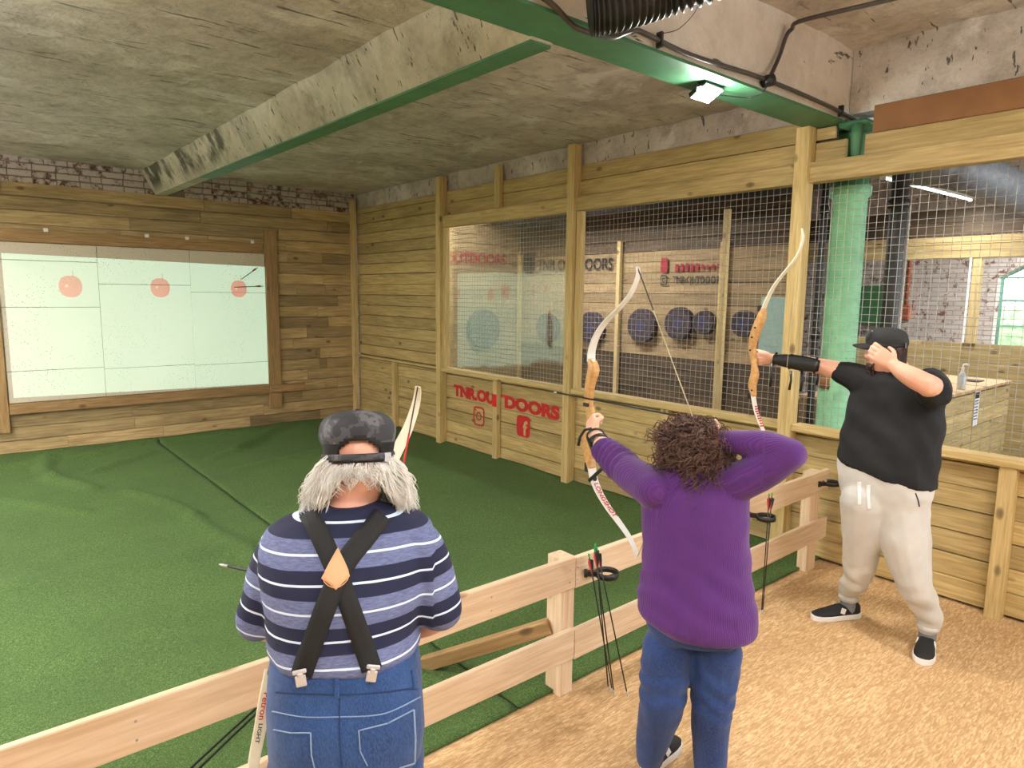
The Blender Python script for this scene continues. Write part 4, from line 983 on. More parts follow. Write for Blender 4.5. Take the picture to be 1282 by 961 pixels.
# ---- bows
def limber(pts, wa, w0, w1, t0, t1, name, mat, parent, sub=6):
    P = smooth_curve(pts, sub); N = len(P); mb = MB(); rs = []
    for i, p in enumerate(P):
        t_ = (P[min(i+1, N-1)]-P[max(i-1, 0)]).normalized(); a = (wa-t_*wa.dot(t_)).normalized(); b = t_.cross(a); k = i/(N-1)
        hw = (w0+(w1-w0)*k)/2; ht = (t0+(t1-t0)*k)/2
        rs.append([p+a*x*hw+b*y*ht for x, y in ((-1, -.6), (-.8, -1), (.8, -1), (1, -.6), (1, .6), (.8, 1), (-.8, 1), (-1, .6))])
    mb.rings(rs, 8); return mb.build(name, mat, parent, False), P
def riser_mesh(pts, prof, wa, parent, mat='riser'):
    """pts with (width across plane, depth in plane) per point"""
    P = smooth_curve(pts, 6); Q = smooth_curve([(a, b, 0) for a, b in prof], 6); N = len(P); mb = MB(); rs = []
    for i, p in enumerate(P):
        t_ = (P[min(i+1, N-1)]-P[max(i-1, 0)]).normalized(); a = (wa-t_*wa.dot(t_)).normalized(); b = t_.cross(a)
        rs.append(ring(p, a*Q[i].x/2, b*Q[i].y/2, 14, 3.2))
    mb.rings(rs, 14); return mb.build('riser', mat, parent, True)
MAT['riser'] = wood('varnished_riser_wood', lin(190, 142, 84), lin(216, 172, 112), lin(170, 120, 70), stain_amt=.3, vr=(1, 1), rough=.35)
MAT['limb_white'] = plain('white_bow_limb', (232, 230, 222), .35, var=.03); MAT['limb_cream'] = plain('cream_bow_limb', (228, 220, 192), .4, var=.04); MAT['string'] = plain('bow_string', (190, 176, 140), .7); MAT['string_dark'] = plain('dark_bow_string', (60, 52, 44), .7)
def limb_text(body, P, wa, side, h, start, length, mat, parent, flip=1):
    """lettering following a limb: P polyline, side = which face normal sign"""
    me = text_mesh(body, 1.0, .0006, .01); xs = [v.co.x for v in me.vertices]; ys = [v.co.y for v in me.vertices]
    x0, x1, y0, y1 = min(xs), max(xs), min(ys), max(ys)
    cum = [0]
    for a, b in zip(P[:-1], P[1:]): cum.append(cum[-1]+(b-a).length)
    for v in me.vertices:
        u = start+(v.co.x-x0)/(x1-x0)*length; hh = ((v.co.y-y0)/(y1-y0)-.5)*h; k = 0
        while k < len(cum)-2 and cum[k+1] < u: k += 1
        tt = (u-cum[k])/(cum[k+1]-cum[k]); p = P[k].lerp(P[k+1], tt); t_ = (P[k+1]-P[k]).normalized(); a = (wa-t_*wa.dot(t_)).normalized(); b = t_.cross(a)
        v.co = p+a*hh*flip+b*side*(.0062+v.co.z)
    me.materials.clear(); me.materials.append(MAT[mat]); o = bpy.data.objects.new('printed_lettering', me); COL.objects.link(o)
    org = wm(parent).translation
    for v in me.vertices: v.co -= org
    o.location = org; par(o, parent); return o
def shoe(heel, toe, wid, parent, mat_up='shoe_black', sole_h=.032, high=.075):
    h, t_ = Vector(heel), Vector(toe); x = (t_-h); L = x.length; x.normalize(); y = Vector((0, 0, 1)).cross(x); z = Vector((0, 0, 1))
    prof = ((0, .55), (.06, .78), (.2, .84), (.4, .86), (.6, .98), (.75, 1.0), (.88, .86), (.96, .58), (1.0, .25))
    e = empty('shoe', h); par_ = parent
    def outline(k, dz):
        return [h+x*(L*a)+y*(wid/2*b*k)+z*dz for a, b in prof]+[h+x*(L*a)-y*(wid/2*b*k)+z*dz for a, b in reversed(prof)]
    mb = MB(); N = 2*len(prof); mb.rings([outline(.96, .001), outline(1.0, .008), outline(1.0, sole_h-.004), outline(.95, sole_h)], N); sole_v = mb
    up = MB(); rs = []
    for a, hh, wd in ((.015, high*.9, .5), (.1, high, .74), (.25, high*.95, .8), (.42, high*.9, .82), (.55, high*.72, .88), (.7, high*.5, .93), (.85, high*.36, .84), (.95, high*.25, .58), (.985, high*.12, .3)):
        r_ = []
        for i in range(14):
            an = math.pi*i/13; c_, s_ = math.cos(an), math.sin(an)
            r_.append(h+x*(L*a)+y*(wid/2*wd*math.copysign(abs(c_)**.75, c_))+z*(sole_h-.006+hh*max(s_, 0.0)**.7))
        rs.append(r_)
    up.rings(rs, 14)
    bpy.data.objects.remove(e)
    o = up.build('shoe', mat_up, parent, True); s2 = sole_v.build('sole', 'sole_white', o, False)
    for k in (-1, 1):
        mb = MB(); c = h+x*(L*.43)+y*(wid/2*.765*k)+z*(sole_h+.026); mb.box(c, (x*.013+z*.005, y*.003*k, z*.014-x*.007-y*.003*k)); mb.build('elastic_gusset', 'sole_white', o, False)
    return o
MAT['shoe_black'] = plain('black_canvas', (24, 24, 24), .8, bump=.2, bscale=300); MAT['sole_white'] = plain('white_rubber_sole', (232, 230, 226), .5, var=.03)
def hdir(px):
    d = at(px, 400, 1)-EYE; d.z = 0; d.normalize(); return d, Vector((d.y, -d.x, 0))
UPZ = Vector((0, 0, 1))
# ================================================================== OLDER MAN IN STRIPED SHIRT
fw1, rt1 = hdir(435); D1 = 1.68
base1 = at(435, 850, D1); base1.z = 0
man1 = empty('person', base1, 'person from behind in striped navy T-shirt, crossed black braces, jeans and dark cap', 'person')
def stripes():
    t = NT('striped_jersey'); a = t.attr('stripe'); o = t.obj()
    fr_ = t.math('FRACT', a); par_ = t.math('FRACT', t.math('MULTIPLY', a, .5))
    band = t.math('GREATER_THAN', par_, .5)
    slub = t.noise(t.scale(o, (1, 1, 6)), 60, 3)
    grey = t.ramp(slub, [(.35, lin(82, 90, 126)), (.65, lin(108, 116, 154))])
    c = t.mix(band, lin(20, 25, 56), grey)
    wl = t.math('LESS_THAN', t.math('ABSOLUTE', t.math('SUBTRACT', fr_, .5)), .042)
    c = t.mix(wl, c, lin(206, 220, 236)); t.set(c, .85); t.bump(t.noise(o, 260, 2), .15, .002); return t.m
MAT['stripes'] = stripes()
mb = MB()
torso(mb, [(630, 400, 474, .052, -.02), (640, 380, 497, .075, -.01), (648, 352, 527, .093), (660, 335, 540, .112), (685, 329, 544, .132), (715, 329, 541, .145), (745, 333, 537, .152), (780, 337, 528, .162, .01), (812, 338, 525, .17, .02), (838, 340, 526, .172, .02), (850, 343, 525, .165, .02)], D1, rt1, fw1)
SL = [at(352, 684, 1.68), at(340, 720, 1.69), at(325, 772, 1.70)]; SR = [at(527, 684, 1.68), at(540, 720, 1.69), at(550, 762, 1.70)]
limb(mb, SL, [.058, .062, .060]); limb(mb, SR, [.058, .061, .058])
def stripe_attr(co):
    s0 = at(435, 656, D1-.1).z
    for P, sgn in ((SL, -1), (SR, 1)):
        ax = (P[2]-P[0]); t_ = (co-P[0]).dot(ax)/ax.length_squared; dd = (co-(P[0]+ax*max(0, t_))).length
        side = (co-at(435, 700, D1)).dot(rt1)*sgn
        if t_ > .0 and dd < .09 and side > .203:
            return 40.5+((s0-P[0].z)+ (t_*ax.length))/.0615
    return 40.5+(s0-co.z)/.0615
fp = fold(.0045, 7, 2, (1, 1, 1.6))
shirt1, bv1 = remesh(mb, 'shirt', 'stripes', man1, .0075, 7, .5, lambda c, n_: fp(c, n_)+.004*math.sin(c.z*60+8*noise.noise(c*4))*max(0, 1-abs(c.z-1.02)/.1), {'stripe': stripe_attr})
# body: head, neck, arms, hands
mb = MB(); hc1 = at(449, 583, 1.70); hfw1 = (fw1*math.cos(R(22))-UPZ*math.sin(R(22))); hup1 = UPZ+fw1*.35
L1 = head(mb, hc1, hfw1, hup1, 1.0)
limb(mb, [hc1+Vector((0, 0, -.02))-fw1*.03, at(441, 612, 1.68), at(437, 648, 1.69)], [.058, .054, .05])
limb(mb, [at(437, 650, 1.68), at(437, 720, 1.70), at(436, 820, 1.70)], [.07, .09, .09])
mb.rings([ring(at(437, 662, 1.68), rt1*.16, fw1*.07), ring(at(437, 690, 1.68), rt1*.17, fw1*.08), ring(at(437, 730, 1.70), rt1*.13, fw1*.09)], 28)
for P, wx, wy in ((SL, 398, 792), (SR, 492, 792)):
    el = P[2]+Vector((0, 0, -.022))+fw1*.03; wr = at(wx, wy, 2.0)
    limb(mb, [P[0], P[1], el, (el+wr)/2+Vector((0, 0, -.008)), wr], [.045, .044, .042, .038, .03])
    x_ = (wr-el).normalized(); sgn = 1 if P is SL else -1
    hand(mb, wr, x_, rt1*sgn, UPZ, [(55, 70, 45)]*4)
remesh(mb, 'body', 'skin1', man1, .0055, 5); eyes(L1, 1.0, man1)
# jeans
mb = MB()
torso(mb, [(842, 348, 520, .158, .02), (852, 346, 523, .165, .02), (880, 343, 526, .172, .02), (920, 342, 528, .178, .02), (961, 342, 529, .172, .02), (990, 344, 527, .15, .02)], D1, rt1, fw1, 2.6, 1.0)
hip = at(435, 965, 1.70)
for k in (-1, 1):
    a = hip+rt1*.105*k; limb(mb, [a+Vector((0, 0, .02)), Vector((a.x, a.y, .45))+rt1*.01*k+fw1*.02, Vector((a.x, a.y, .08))+rt1*.015*k], [.092, .078, .062])
fj = fold(.005, 8, 5)
jeans1, bj1 = remesh(mb, 'jeans', 'denim1', man1, .008, 6, .5, fj)
for k in (-1, 1):
    a = hip+rt1*.12*k; a.z = 0; shoe(a-fw1*.07, a+fw1*.21+rt1*.02*k, .1, man1)
# jeans details on the back
surf_strip(bj1, [(345, 866), (390, 868), (435, 869), (480, 866), (524, 860)], 1.0, 'denim_dark', 'waistband_seam', jeans1, .001, .001)
surf_strip(bj1, [(341, 890), (380, 897), (425, 897)], .7, 'stitch', 'yoke_stitching', jeans1, .001, .0008); surf_strip(bj1, [(425, 897), (480, 893), (526, 872)], .7, 'stitch', 'yoke_stitching', jeans1, .001, .0008)
surf_strip(bj1, [(425, 870), (425, 900), (426, 930), (428, 958)], .8, 'denim_dark', 'centre_seam', jeans1, .001, .0012)
surf_strip(bj1, [(421.5, 845), (421.5, 860), (421.5, 873)], 3.2, 'denim1', 'belt_loop', jeans1, .002, .003); surf_strip(bj1, [(517, 838), (519, 850), (520, 862)], 3, 'denim1', 'belt_loop', jeans1, .002, .003)
for pts in ([(343, 913), (364, 917), (389, 917), (390, 945), (394, 961)], [(449, 914), (485, 905), (518, 888), (520, 925), (519, 955), (500, 961)], [(449, 914), (451, 940), (460, 958)]):
    for a, b in zip(pts[:-1], pts[1:]): surf_strip(bj1, [a, b], .75, 'stitch', 'pocket_stitching', jeans1, .001, .001, 6)
# braces
br = surf_strip(bv1, [(387, 644), (402, 672), (420, 712), (442, 770), (466, 838)], 13.5, 'webbing', 'brace_strap', man1, .003, .003) if 'webbing' in MAT else None
MAT['webbing'] = plain('black_elastic_webbing', (11, 11, 13), .75, bump=.3, bscale=220); MAT['leather'] = plain('tan_leather', (214, 160, 116), .55, var=.06)
surf_strip(bv1, [(387, 643), (402, 672), (420, 712), (442, 770), (465, 837)], 13.0, 'webbing', 'brace_strap', man1, .003, .003, 14)
surf_strip(bv1, [(478, 646), (458, 672), (432, 706), (408, 760), (379, 842)], 13.0, 'webbing', 'brace_strap', man1, .0055, .004, 14)
surf_poly(bv1, [(424, 686), (431, 702), (438, 721), (421, 738), (403, 724), (413, 704)], 'leather', 'leather_patch', man1, .013)
surf_strip(bv1, [(424, 688), (437, 720), (421, 735.5), (405, 723), (423, 688)], .5, 'denim_dark' if False else 'leather', 'patch_edge', man1, .014, .001, 4)
for (a, b, tilt) in ((376, 848, -.12), (466, 842, .2)):
    h, nn = pix_hit(bv1, a, b-8); 
    c = h-FWD*.012 if h else at(a, b, 1.5)
    c = at(a, b, (c-EYE).dot(FWD)-.012); xx = rt1*math.cos(tilt)+UPZ*math.sin(-tilt); zz = UPZ*math.cos(tilt)+rt1*math.sin(tilt)
    mb = MB(); mb.box(c-zz*.008, (xx*.0115, fw1*.004, zz*.013)); mb.box(c+zz*.014, (xx*.015, fw1*.003, zz*.005)); mb.box(c+zz*.006, (xx*.006, fw1*.005, zz*.006)); o = mb.build('clip', 'chrome', man1, False); bv = o.modifiers.new('b', 'BEVEL'); bv.width = .002
# cap
def camo():
    t = NT('dark_camouflage_cloth'); o = t.obj(); c = t.ramp(t.noise(o, 14, 3, .5), [(.42, lin(46, 46, 50)), (.5, lin(66, 66, 70)), (.56, lin(92, 92, 94)), (.66, lin(60, 60, 64))], 'CONSTANT')
    t.set(c, .8); t.bump(t.noise(o, 30, 4), .4, .004); return t.m
MAT['camo'] = camo()
def cap(c, fw, up, sx, sy, h, mat, parent, back_open=True, brim=True, slump=.0, brim_mat=None, brim_len=.07, flat=False):
    c = Vector(c); fw = Vector(fw).normalized(); up = (Vector(up)-fw*Vector(up).dot(fw)).normalized(); sd = fw.cross(up)
    NA = 96; v = []; f = []
    key = [(1.0, 0, 0), (1.02, .15, 0), (1.03, .32, 0), (1.0, .50, 0), (.92, .67, 0), (.78, .81, 0), (.58, .92, 0), (.34, .98, 0), (.12, 1.0, 0), (.02, 1.0, 0)] if not flat else [(.96, 0, 0), (.98, .16, 0), (1.02, .32, 0), (1.06, .48, 0), (1.05, .62, 0), (.97, .77, 0), (.82, .88, 0), (.58, .955, 0), (.28, .99, 0), (.02, 1.0, 0)]; prof = [(q.x, q.y) for q in smooth_curve(key, 3)]; NE = len(prof)
    for e, (r, z) in enumerate(prof):
        for a in range(NA):
            an = 2*math.pi*a/NA; w_ = 1+slump*.05*noise.noise(Vector((math.cos(an)*2, math.sin(an)*2, z*3)))
            v.append(c+(sd*math.sin(an)*sx*r*w_)-(fw*math.cos(an)*sy*r*w_)+up*(h*z))
    for e in range(NE-1):
        for a in range(NA):
            an = a+.5; dl = min(an, NA-an)/NA*360; z = prof[e][1]
            if back_open and dl < 36 and z < .36*math.sqrt(max(0, 1-(dl/36)**2)): continue
            b = (a+1) % NA; f.append((e*NA+a, e*NA+b, (e+1)*NA+b, (e+1)*NA+a))
    f.append(tuple((NE-1)*NA+a for a in range(NA)))
    o = mobj('cap', v, f, mat, parent, True)
    if flat:
        o.data.materials.append(MAT['webbing'])
        for p_ in o.data.polygons:
            e_, a_ = divmod(p_.vertices[0], NA); dl = min(a_, NA-a_)/NA*360; z_ = prof[e_][1]
            if z_ < .30 or (dl < 46 and z_ < .42*math.sqrt(max(0, 1-(dl/46)**2))+.02): p_.material_index = 1
    so = o.modifiers.new('t', 'SOLIDIFY'); so.thickness = .003; so.offset = 0
    mb = MB(); ring_ = [c+sd*math.sin(2*math.pi*a/NA)*sx*1.01-fw*math.cos(2*math.pi*a/NA)*sy*1.01+up*.004 for a in range(NA+1)]
    mb.tube(ring_, [(.009, .002)]*(NA+1), 6, cap=False, up=up); mb.build('band', mat, o)
    mb = MB(); mb.ell(c+up*h, (sd*.008, fw*.008, up*.005), 10, 6); mb.build('button', mat, o)
    if brim:
        vv = []; ff = []; M_ = 16
        for r_ in range(5):
            for i in range(M_+1):
                an = math.pi*(i/M_)-math.pi/2; k = r_/4
                b0 = sd*math.sin(an)*sx+fw*math.cos(an)*sy; vv.append(c+b0+fw*(brim_len*k*math.cos(an)**.6 if math.cos(an) > 0 else 0)-up*(.012*k*k+.02*k*math.sin(an)**2)+up*.004)
        for r_ in range(4):
            for i in range(M_):
                a = r_*(M_+1)+i; ff.append((a, a+1, a+M_+2, a+M_+1))
        b_ = mobj('brim', vv, ff, brim_mat or mat, o, True); so = b_.modifiers.new('t', 'SOLIDIFY'); so.thickness = .003
    return o
cc1 = hc1+hup1.normalized()*.022
cap1 = cap(cc1-fw1*.004, fw1-UPZ*.20, UPZ+fw1*.20, .088, .106, .118, 'camo', man1, True, True, 1, flat=True)
mb = MB()
for a0, a1 in ((-42, 42),):
    pts = []
    fq = (fw1-UPZ*.20).normalized(); uq = (UPZ+fw1*.20).normalized(); sq = fq.cross(uq)
    for k in range(17):
        an = R(a0+(a1-a0)*k/16); pts.append(cc1-fw1*.004+sq*math.sin(an)*.089-fq*math.cos(an)*.106+uq*.002)
    mb.tube(pts, [(.0105, .002)]*17, 6, up=uq)
mb.build('cap_strap', 'webbing', cap1)
bk = cc1+sq*math.sin(R(48))*.091-fq*math.cos(R(48))*.108; mb = MB(); mb.box(bk, ((sq*.6+fq*.7).normalized()*.012, uq*.011, (sq*.7-fq*.6).normalized()*.003)); mb.build('buckle', 'chrome', cap1, False)
# white hair and beard
rh = random.Random(11); roots = []
sd1 = (hfw1.cross(hup1)).normalized(); hu1 = (hup1-hfw1*hup1.dot(hfw1)).normalized()
for i in range(2800):
    a = rh.uniform(-150, 150); an = R(a)
    if abs(a) < 38 and rh.random() < .72: continue
    side = abs(math.sin(an))
    lo = rh.uniform(-.012, .03) if abs(a) > 48 else rh.uniform(-.024, -.004)
    p0 = hc1+sd1*math.sin(an)*.079-hfw1*math.cos(an)*.102+hu1*lo
    out = (sd1*math.sin(an)-hfw1*math.cos(an)*.8).normalized()
    Lh = (.048+.125*side**2.2)*rh.uniform(.55, 1.1)
    if abs(a) > 110: Lh = rh.uniform(.10, .15)
    spread = (.004+.038*side)*rh.uniform(.5, 1.2); ph = a*.16+rh.uniform(0, 1.5); am = .011*rh.uniform(.6, 1.3)
    tl = sd1*math.copysign(1, math.sin(an)); pts = []
    for j in range(8):
        t_ = j/7; wv = am*math.sin(ph+t_*7)*t_
        pts.append(p0+out*(spread*math.sin(t_*1.9)+.004+am*.7*math.cos(ph*2+t_*9)*t_)+Vector((0, 0, -Lh*t_))+tl*(wv+ (.012*side)*t_*t_)+hfw1*(wv*.6-.012*t_*(1-side)))
    roots.append((pts, rh.uniform(.0009, .0016)))
for i in range(420):     # beard
    an = R(rh.uniform(-75, 75)); p0 = hc1+sd1*math.sin(an)*.062+hfw1*(.03+.06*math.cos(an))+hu1*rh.uniform(-.1, -.03); Lh = rh.uniform(.06, .12); ph = rh.uniform(0, 6)
    roots.append(([p0+(sd1*math.sin(an)*.02+hfw1*.02)*math.sin(j/6*2)+Vector((0, 0, -Lh*j/6))+sd1*.006*math.sin(ph+j) for j in range(7)], .0018))
strands('hair', roots, 'hair_white', man1)
# his bow, slanting from upper right to lower left in front of him
b1u = [at(*q) for q in ((452, 655, 2.02), (478, 600, 2.06), (496, 566, 2.09), (511, 535, 2.12), (520, 508, 2.14), (523, 492, 2.13), (523, 484, 2.11))]
b1l = [at(*q) for q in ((341, 838, 1.93), (334, 868, 1.91), (327, 905, 1.89), (317, 961, 1.86), (318, 1010, 1.82), (316, 1050, 1.77), (311, 1068, 1.74))]
b1r = [at(*q) for q in ((452, 655, 2.02), (432, 690, 2.01), (405, 735, 1.99), (392, 775, 1.975), (368, 812, 1.95), (348, 842, 1.93))]
wa1 = (b1u[-1]-b1l[-1]).cross(at(440, 720, 2)-EYE).normalized()
bow1 = empty('recurve_bow', b1r[3], 'cream recurve bow with wooden grip held slanting in front of the striped shirt', 'bow')
riser_mesh(b1r, [(.04, .03), (.045, .05), (.03, .045), (.03, .04), (.045, .05), (.04, .03)], wa1, bow1)
limber(b1u, wa1, .047, .017, .010, .005, 'upper_limb', 'limb_cream', bow1); lo1, Pl1 = limber(b1l, wa1, .044, .016, .010, .005, 'lower_limb', 'limb_cream', bow1)
limb_text('Petron', Pl1, wa1, -1, .017, .06, .07, 'red_paint', lo1, -1); limb_text('LIGHT', Pl1, wa1, -1, .011, .14, .05, 'black_paint', lo1, -1)
mb = MB(); nk1 = at(470, 770, 1.90); mb.tube([b1u[-1], nk1, b1l[-1]], .0022, 6); mb.build('string', 'string_dark', bow1)
q0, q1 = b1u[-1].lerp(nk1, .25), b1u[-1].lerp(nk1, .42)
mb = MB(); mb.tube([b1u[-1].lerp(nk1, .22), b1u[-1].lerp(nk1, .45)], .003, 6); mb.build('string_serving', 'red_paint', bow1)
for p_ in (b1u[0], b1l[0]): mb = MB(); mb.tube([p_-wa1*.0+fw1*.02, p_-fw1*.02], .012, 10); mb.build('limb_bolt', 'black', bow1)
arrow(at(274, 706, 2.02), at(274, 706, 2.02)+(at(440, 742, 1.93)-at(274, 706, 2.02)).normalized()*.62, 'black arrow held by the man in stripes, its point showing left of his elbow', None, .004)
# thin black rods lying on the turf at lower left
for k in (0, 1):
    a = onp(226+k*5, 973+k*6, 2, .022); b = onp(352+k*4, 858+k*2, 2, .022)
    c_ = (a+b)/2+Vector((.012, .012, 0)); mb = MB(); mb.tube(smooth_curve([a, c_, b], 6), .005, 8)
    tag(mb.build('black_cable', 'black', None, True, a), 'black cable on the turf at lower left, %s of two' % ('upper' if k == 0 else 'lower'), 'cable', 'pair of cables on the turf')
# ================================================================== WOMAN IN PURPLE
fw2, rt2 = hdir(868); D2 = 2.55
base2 = at(868, 800, D2); base2.z = 0
wom = empty('person', base2, 'person with brown curly hair in purple sweater and blue jeans drawing a bow', 'person')
def knit():
    t = NT('purple_rib_knit'); a = t.attr('rib'); o = t.obj()
    wv = t.math('PINGPONG', t.math('MULTIPLY', a, 1.), 1.)
    c = t.mix(wv, lin(64, 22, 90), lin(88, 36, 116)); c = t.mix(t.math('MULTIPLY', t.ramp(t.noise(o, 6, 4), [(.35, 0.), (.7, 1.)]), .3), c, lin(78, 26, 110))
    t.set(c, .9, Sheen_Weight=.15); t.bump(wv, .4, .003); return t.m
MAT['knit'] = knit()
A2L = [at(818, 612, 2.53), at(790, 592, 2.68), at(768, 573, 2.81), at(757, 564, 2.87)]
A2R = [at(912, 606, 2.50), at(950, 592, 2.43), at(990, 568, 2.36), at(952, 556, 2.43), at(905, 553, 2.50)]
mb = MB()
torso(mb, [(566, 848, 890, .05), (580, 828, 910, .08), (596, 812, 926, .10), (620, 803, 935, .12), (650, 803, 935, .125), (690, 805, 935, .125), (730, 803, 938, .13), (760, 799, 942, .14), (785, 798, 945, .145), (800, 803, 943, .145, 0, .012), (811, 826, 938, .14, 0, -.002)], D2, rt2, fw2, 2.3)
limb(mb, A2L, [.074, .070, .062, .056]); limb(mb, A2R[:3], [.078, .068, .056]); limb(mb, A2R[2:], [.056, .052, .042])
def rib_attr(co):
    for P in (A2L, A2R[:3], A2R[2:]):
        ax = P[-1]-P[0]; t_ = (co-P[0]).dot(ax)/ax.length_squared
        q = co-(P[0]+ax*t_)
        if .5 < t_ < 1.3 and q.length < .11 and (co-base2).dot(rt2)**2 > .205**2:
            u = ax.normalized(); s_ = u.cross(UPZ).normalized(); return math.atan2(q.dot(s_), q.dot(u.cross(s_)))*.07/.0042
    q = co-base2; return math.atan2(q.dot(rt2), -q.dot(fw2))*.19/.0042
f2a = fold(.004, 9, 7, (1, 1, 1.4))
def cuff(co, n_):
    ax = A2L[3]-A2L[1]; t_ = (co-A2L[1]).dot(ax)/ax.length_squared; d = (co-(A2L[1]+ax*t_)).length
    w_ = .007*math.sin(t_*34+3*noise.noise(co*9)) *max(0, min(1, (t_-.05)*4)) if (.05 < t_ < 1.1 and d < .09) else 0
    low = .006*math.sin(co.z*70+co.x*25+5*noise.noise(co*5))*max(0, 1-abs(co.z-.82)/.16)
    return f2a(co, n_)+w_+low*.6
sw, bsw = remesh(mb, 'sweater', 'knit', wom, .008, 6, .5, cuff, {'rib': rib_attr})
# body
G2 = at(738, 527, 3.08); yaw2 = R(6); aim2 = Vector((math.sin(yaw2), math.cos(yaw2), 0)); n2 = Vector((aim2.y, -aim2.x, 0))
b2 = lambda x, y: onplane(x, y, G2, n2)
mb = MB(); hc2 = at(862, 570, 2.60); hf2 = (aim2*.8-rt2*.3).normalized()
L2 = head(mb, hc2, hf2, UPZ, .95)
limb(mb, [hc2+Vector((0, 0, -.06)), at(866, 600, 2.57), at(868, 640, 2.55)], [.05, .052, .07])
wr2 = at(743, 541, 3.005)
limb(mb, [A2L[1], A2L[3], at(752, 555, 2.93), wr2, wr2+(G2-wr2)*.3], [.045, .044, .040, .029, .029])
limb(mb, [at(868, 640, 2.55), at(868, 690, 2.55), at(868, 730, 2.55)], [.08, .1, .09]); mb.rings([ring(at(868, 612, 2.55), rt2*.13, fw2*.06), ring(at(868, 630, 2.55), rt2*.15, fw2*.07), ring(at(868, 660, 2.55), rt2*.12, fw2*.07)], 28)
for P, r_ in ((A2L[:3], (.05, .05, .05)), (A2R[:3], (.05, .048, .042)), (A2R[2:], (.042, .038, .03))): limb(mb, P, r_)
x2 = (G2-wr2).normalized(); hand(mb, wr2, x2+Vector((0, 0, .25)), -n2*.2+aim2*.2-rt2*.9 if False else n2, UPZ, [(62, 78, 50), (66, 80, 50), (68, 80, 50), (70, 82, 50)], ((.85, .3, .45), (.7, -.15, .8)), .95)
hw = A2R[4]; hand(mb, hw, (at(876, 545, 2.56)-hw).normalized(), -rt2*.2+fw2, UPZ, [(40, 70, 50)]*4, s=.92)
remesh(mb, 'body', 'skin2', wom, .005, 5); eyes(L2, .95, wom)
# jeans
mb = MB()
torso(mb, [(780, 808, 930, .125), (800, 808, 926, .12), (814, 814, 919, .10)], D2+.01, rt2, fw2, 2.5, 1.0)
LL = [at(834, 812, 2.58), at(830, 865, 2.60), at(824, 900, 2.65), at(812, 945, 2.71)]; LR = [at(896, 812, 2.57), at(893, 865, 2.58), at(890, 905, 2.60), at(889, 961, 2.63)]
aL = onp(815, 962, 2, 0); aR = at(889, 1000, 2.67); aR.z = 0
limb(mb, LL+[aL+Vector((0, 0, .05))], [.094, .090, .080, .054, .05]); limb(mb, LR+[aR+Vector((0, 0, .05))], [.098, .085, .075, .062, .052])
f2b = fold(.005, 9, 4)
jn2, bj2 = remesh(mb, 'jeans', 'denim2', wom, .008, 12, .5, lambda c, n_: f2b(c, n_)+.005*math.sin(c.z*75+9*noise.noise(c*4))*max(0, 1-abs(c.z-.42)/.14))
shoe(aL-rt2*.02-fw2*.04, aL+rt2*.10+fw2*.19, .09, wom); shoe(aR-fw2*.06, aR+fw2*.18-rt2*.03, .09, wom)
# curly hair
mb = MB(); hc = at(866, 569, 2.57); mb.ell(hc+Vector((0, 0, .0)), (rt2*.128, fw2*.12, UPZ*.135), 24, 16); mb.ell(hc+Vector((0, 0, -.10))-fw2*.015, (rt2*.132, fw2*.11, UPZ*.10), 24, 14)
remesh(mb, 'hair_volume', 'hair_brown', wom, .009, 3, .5, fold(.022, 22, 3))
rh = random.Random(5); roots = []
for i in range(1500):
    u = rh.uniform(-1, 1); th = rh.uniform(0, 2*math.pi); s_ = math.sqrt(1-u*u); dr = rt2*math.cos(th)*s_+fw2*math.sin(th)*s_+UPZ*u
    if dr.dot(hf2) > .55 and u < .45 or u < -.72: continue
    p0 = hc+rt2*dr.dot(rt2)*.125+fw2*dr.dot(fw2)*.12+UPZ*(dr.z*.14 if dr.z > 0 else dr.z*.20)
    tang = (Vector((0, 0, -1))+dr*.25+Vector((rh.uniform(-.5, .5), rh.uniform(-.5, .5), rh.uniform(-.2, .3)))).normalized()
    if u > .5: tang = (tang+dr*.5+rt2*rh.uniform(-1, 1)).normalized()
    a = tang.orthogonal().normalized(); b = tang.cross(a); Lh = rh.uniform(.05, .10); rc_ = rh.uniform(.008, .016); ph = rh.uniform(0, 6.3); tw = rh.uniform(6, 12)
    roots.append(([p0+tang*(Lh*j/9)+(a*math.cos(ph+tw*j/9)+b*math.sin(ph+tw*j/9))*rc_+dr*.012*math.sin(j/9*3) for j in range(10)], rh.uniform(.0018, .0032)))
strands('curls', roots, 'hair_brown', wom)
# arm guard straps
MAT['guard'] = plain('black_arm_guard', (26, 26, 28), .4, bump=.3, bscale=40)
def arm_ring(c, ax, r, wd, parent, name='strap'):
    ax = Vector(ax).normalized(); a = ax.orthogonal().normalized(); b = ax.cross(a); n = 24
    mb = MB(); rs = []
    for i in range(n+1):
        d = a*math.cos(2*math.pi*i/n)+b*math.sin(2*math.pi*i/n); rs.append([Vector(c)+d*(r+x)+ax*z for x, z in ((-.001, -wd), (.003, -wd), (.003, wd), (-.001, wd))])
    mb.rings(rs, 4, False); return mb.build(name, 'guard', parent, True)
fa = at(757, 564, 2.87); axf = (wr2-fa)
guard2 = empty('arm_guard', fa); par(guard2, wom)
mb = MB(); rs = []
axn = axf.normalized(); nside = (-rt2*.75-UPZ*.4); nside = (nside-axn*nside.dot(axn)).normalized(); ns2 = axn.cross(nside)
for k in range(7):
    t_ = k/6; c = fa+axf*(.02+.85*t_); r_ = .047-.013*t_; half = R(52)*math.sin(math.pi*(.18+.64*t_))
    loop = []
    for x in (r_+.008, r_+.003):
        for j in range(7):
            an = -half+2*half*j/6; an = an if x > r_+.005 else -an; loop.append(c+(nside*math.cos(an)+ns2*math.sin(an))*x)
    rs.append(loop)
mb.rings(rs, 14); mb.build('shield', 'guard', guard2)
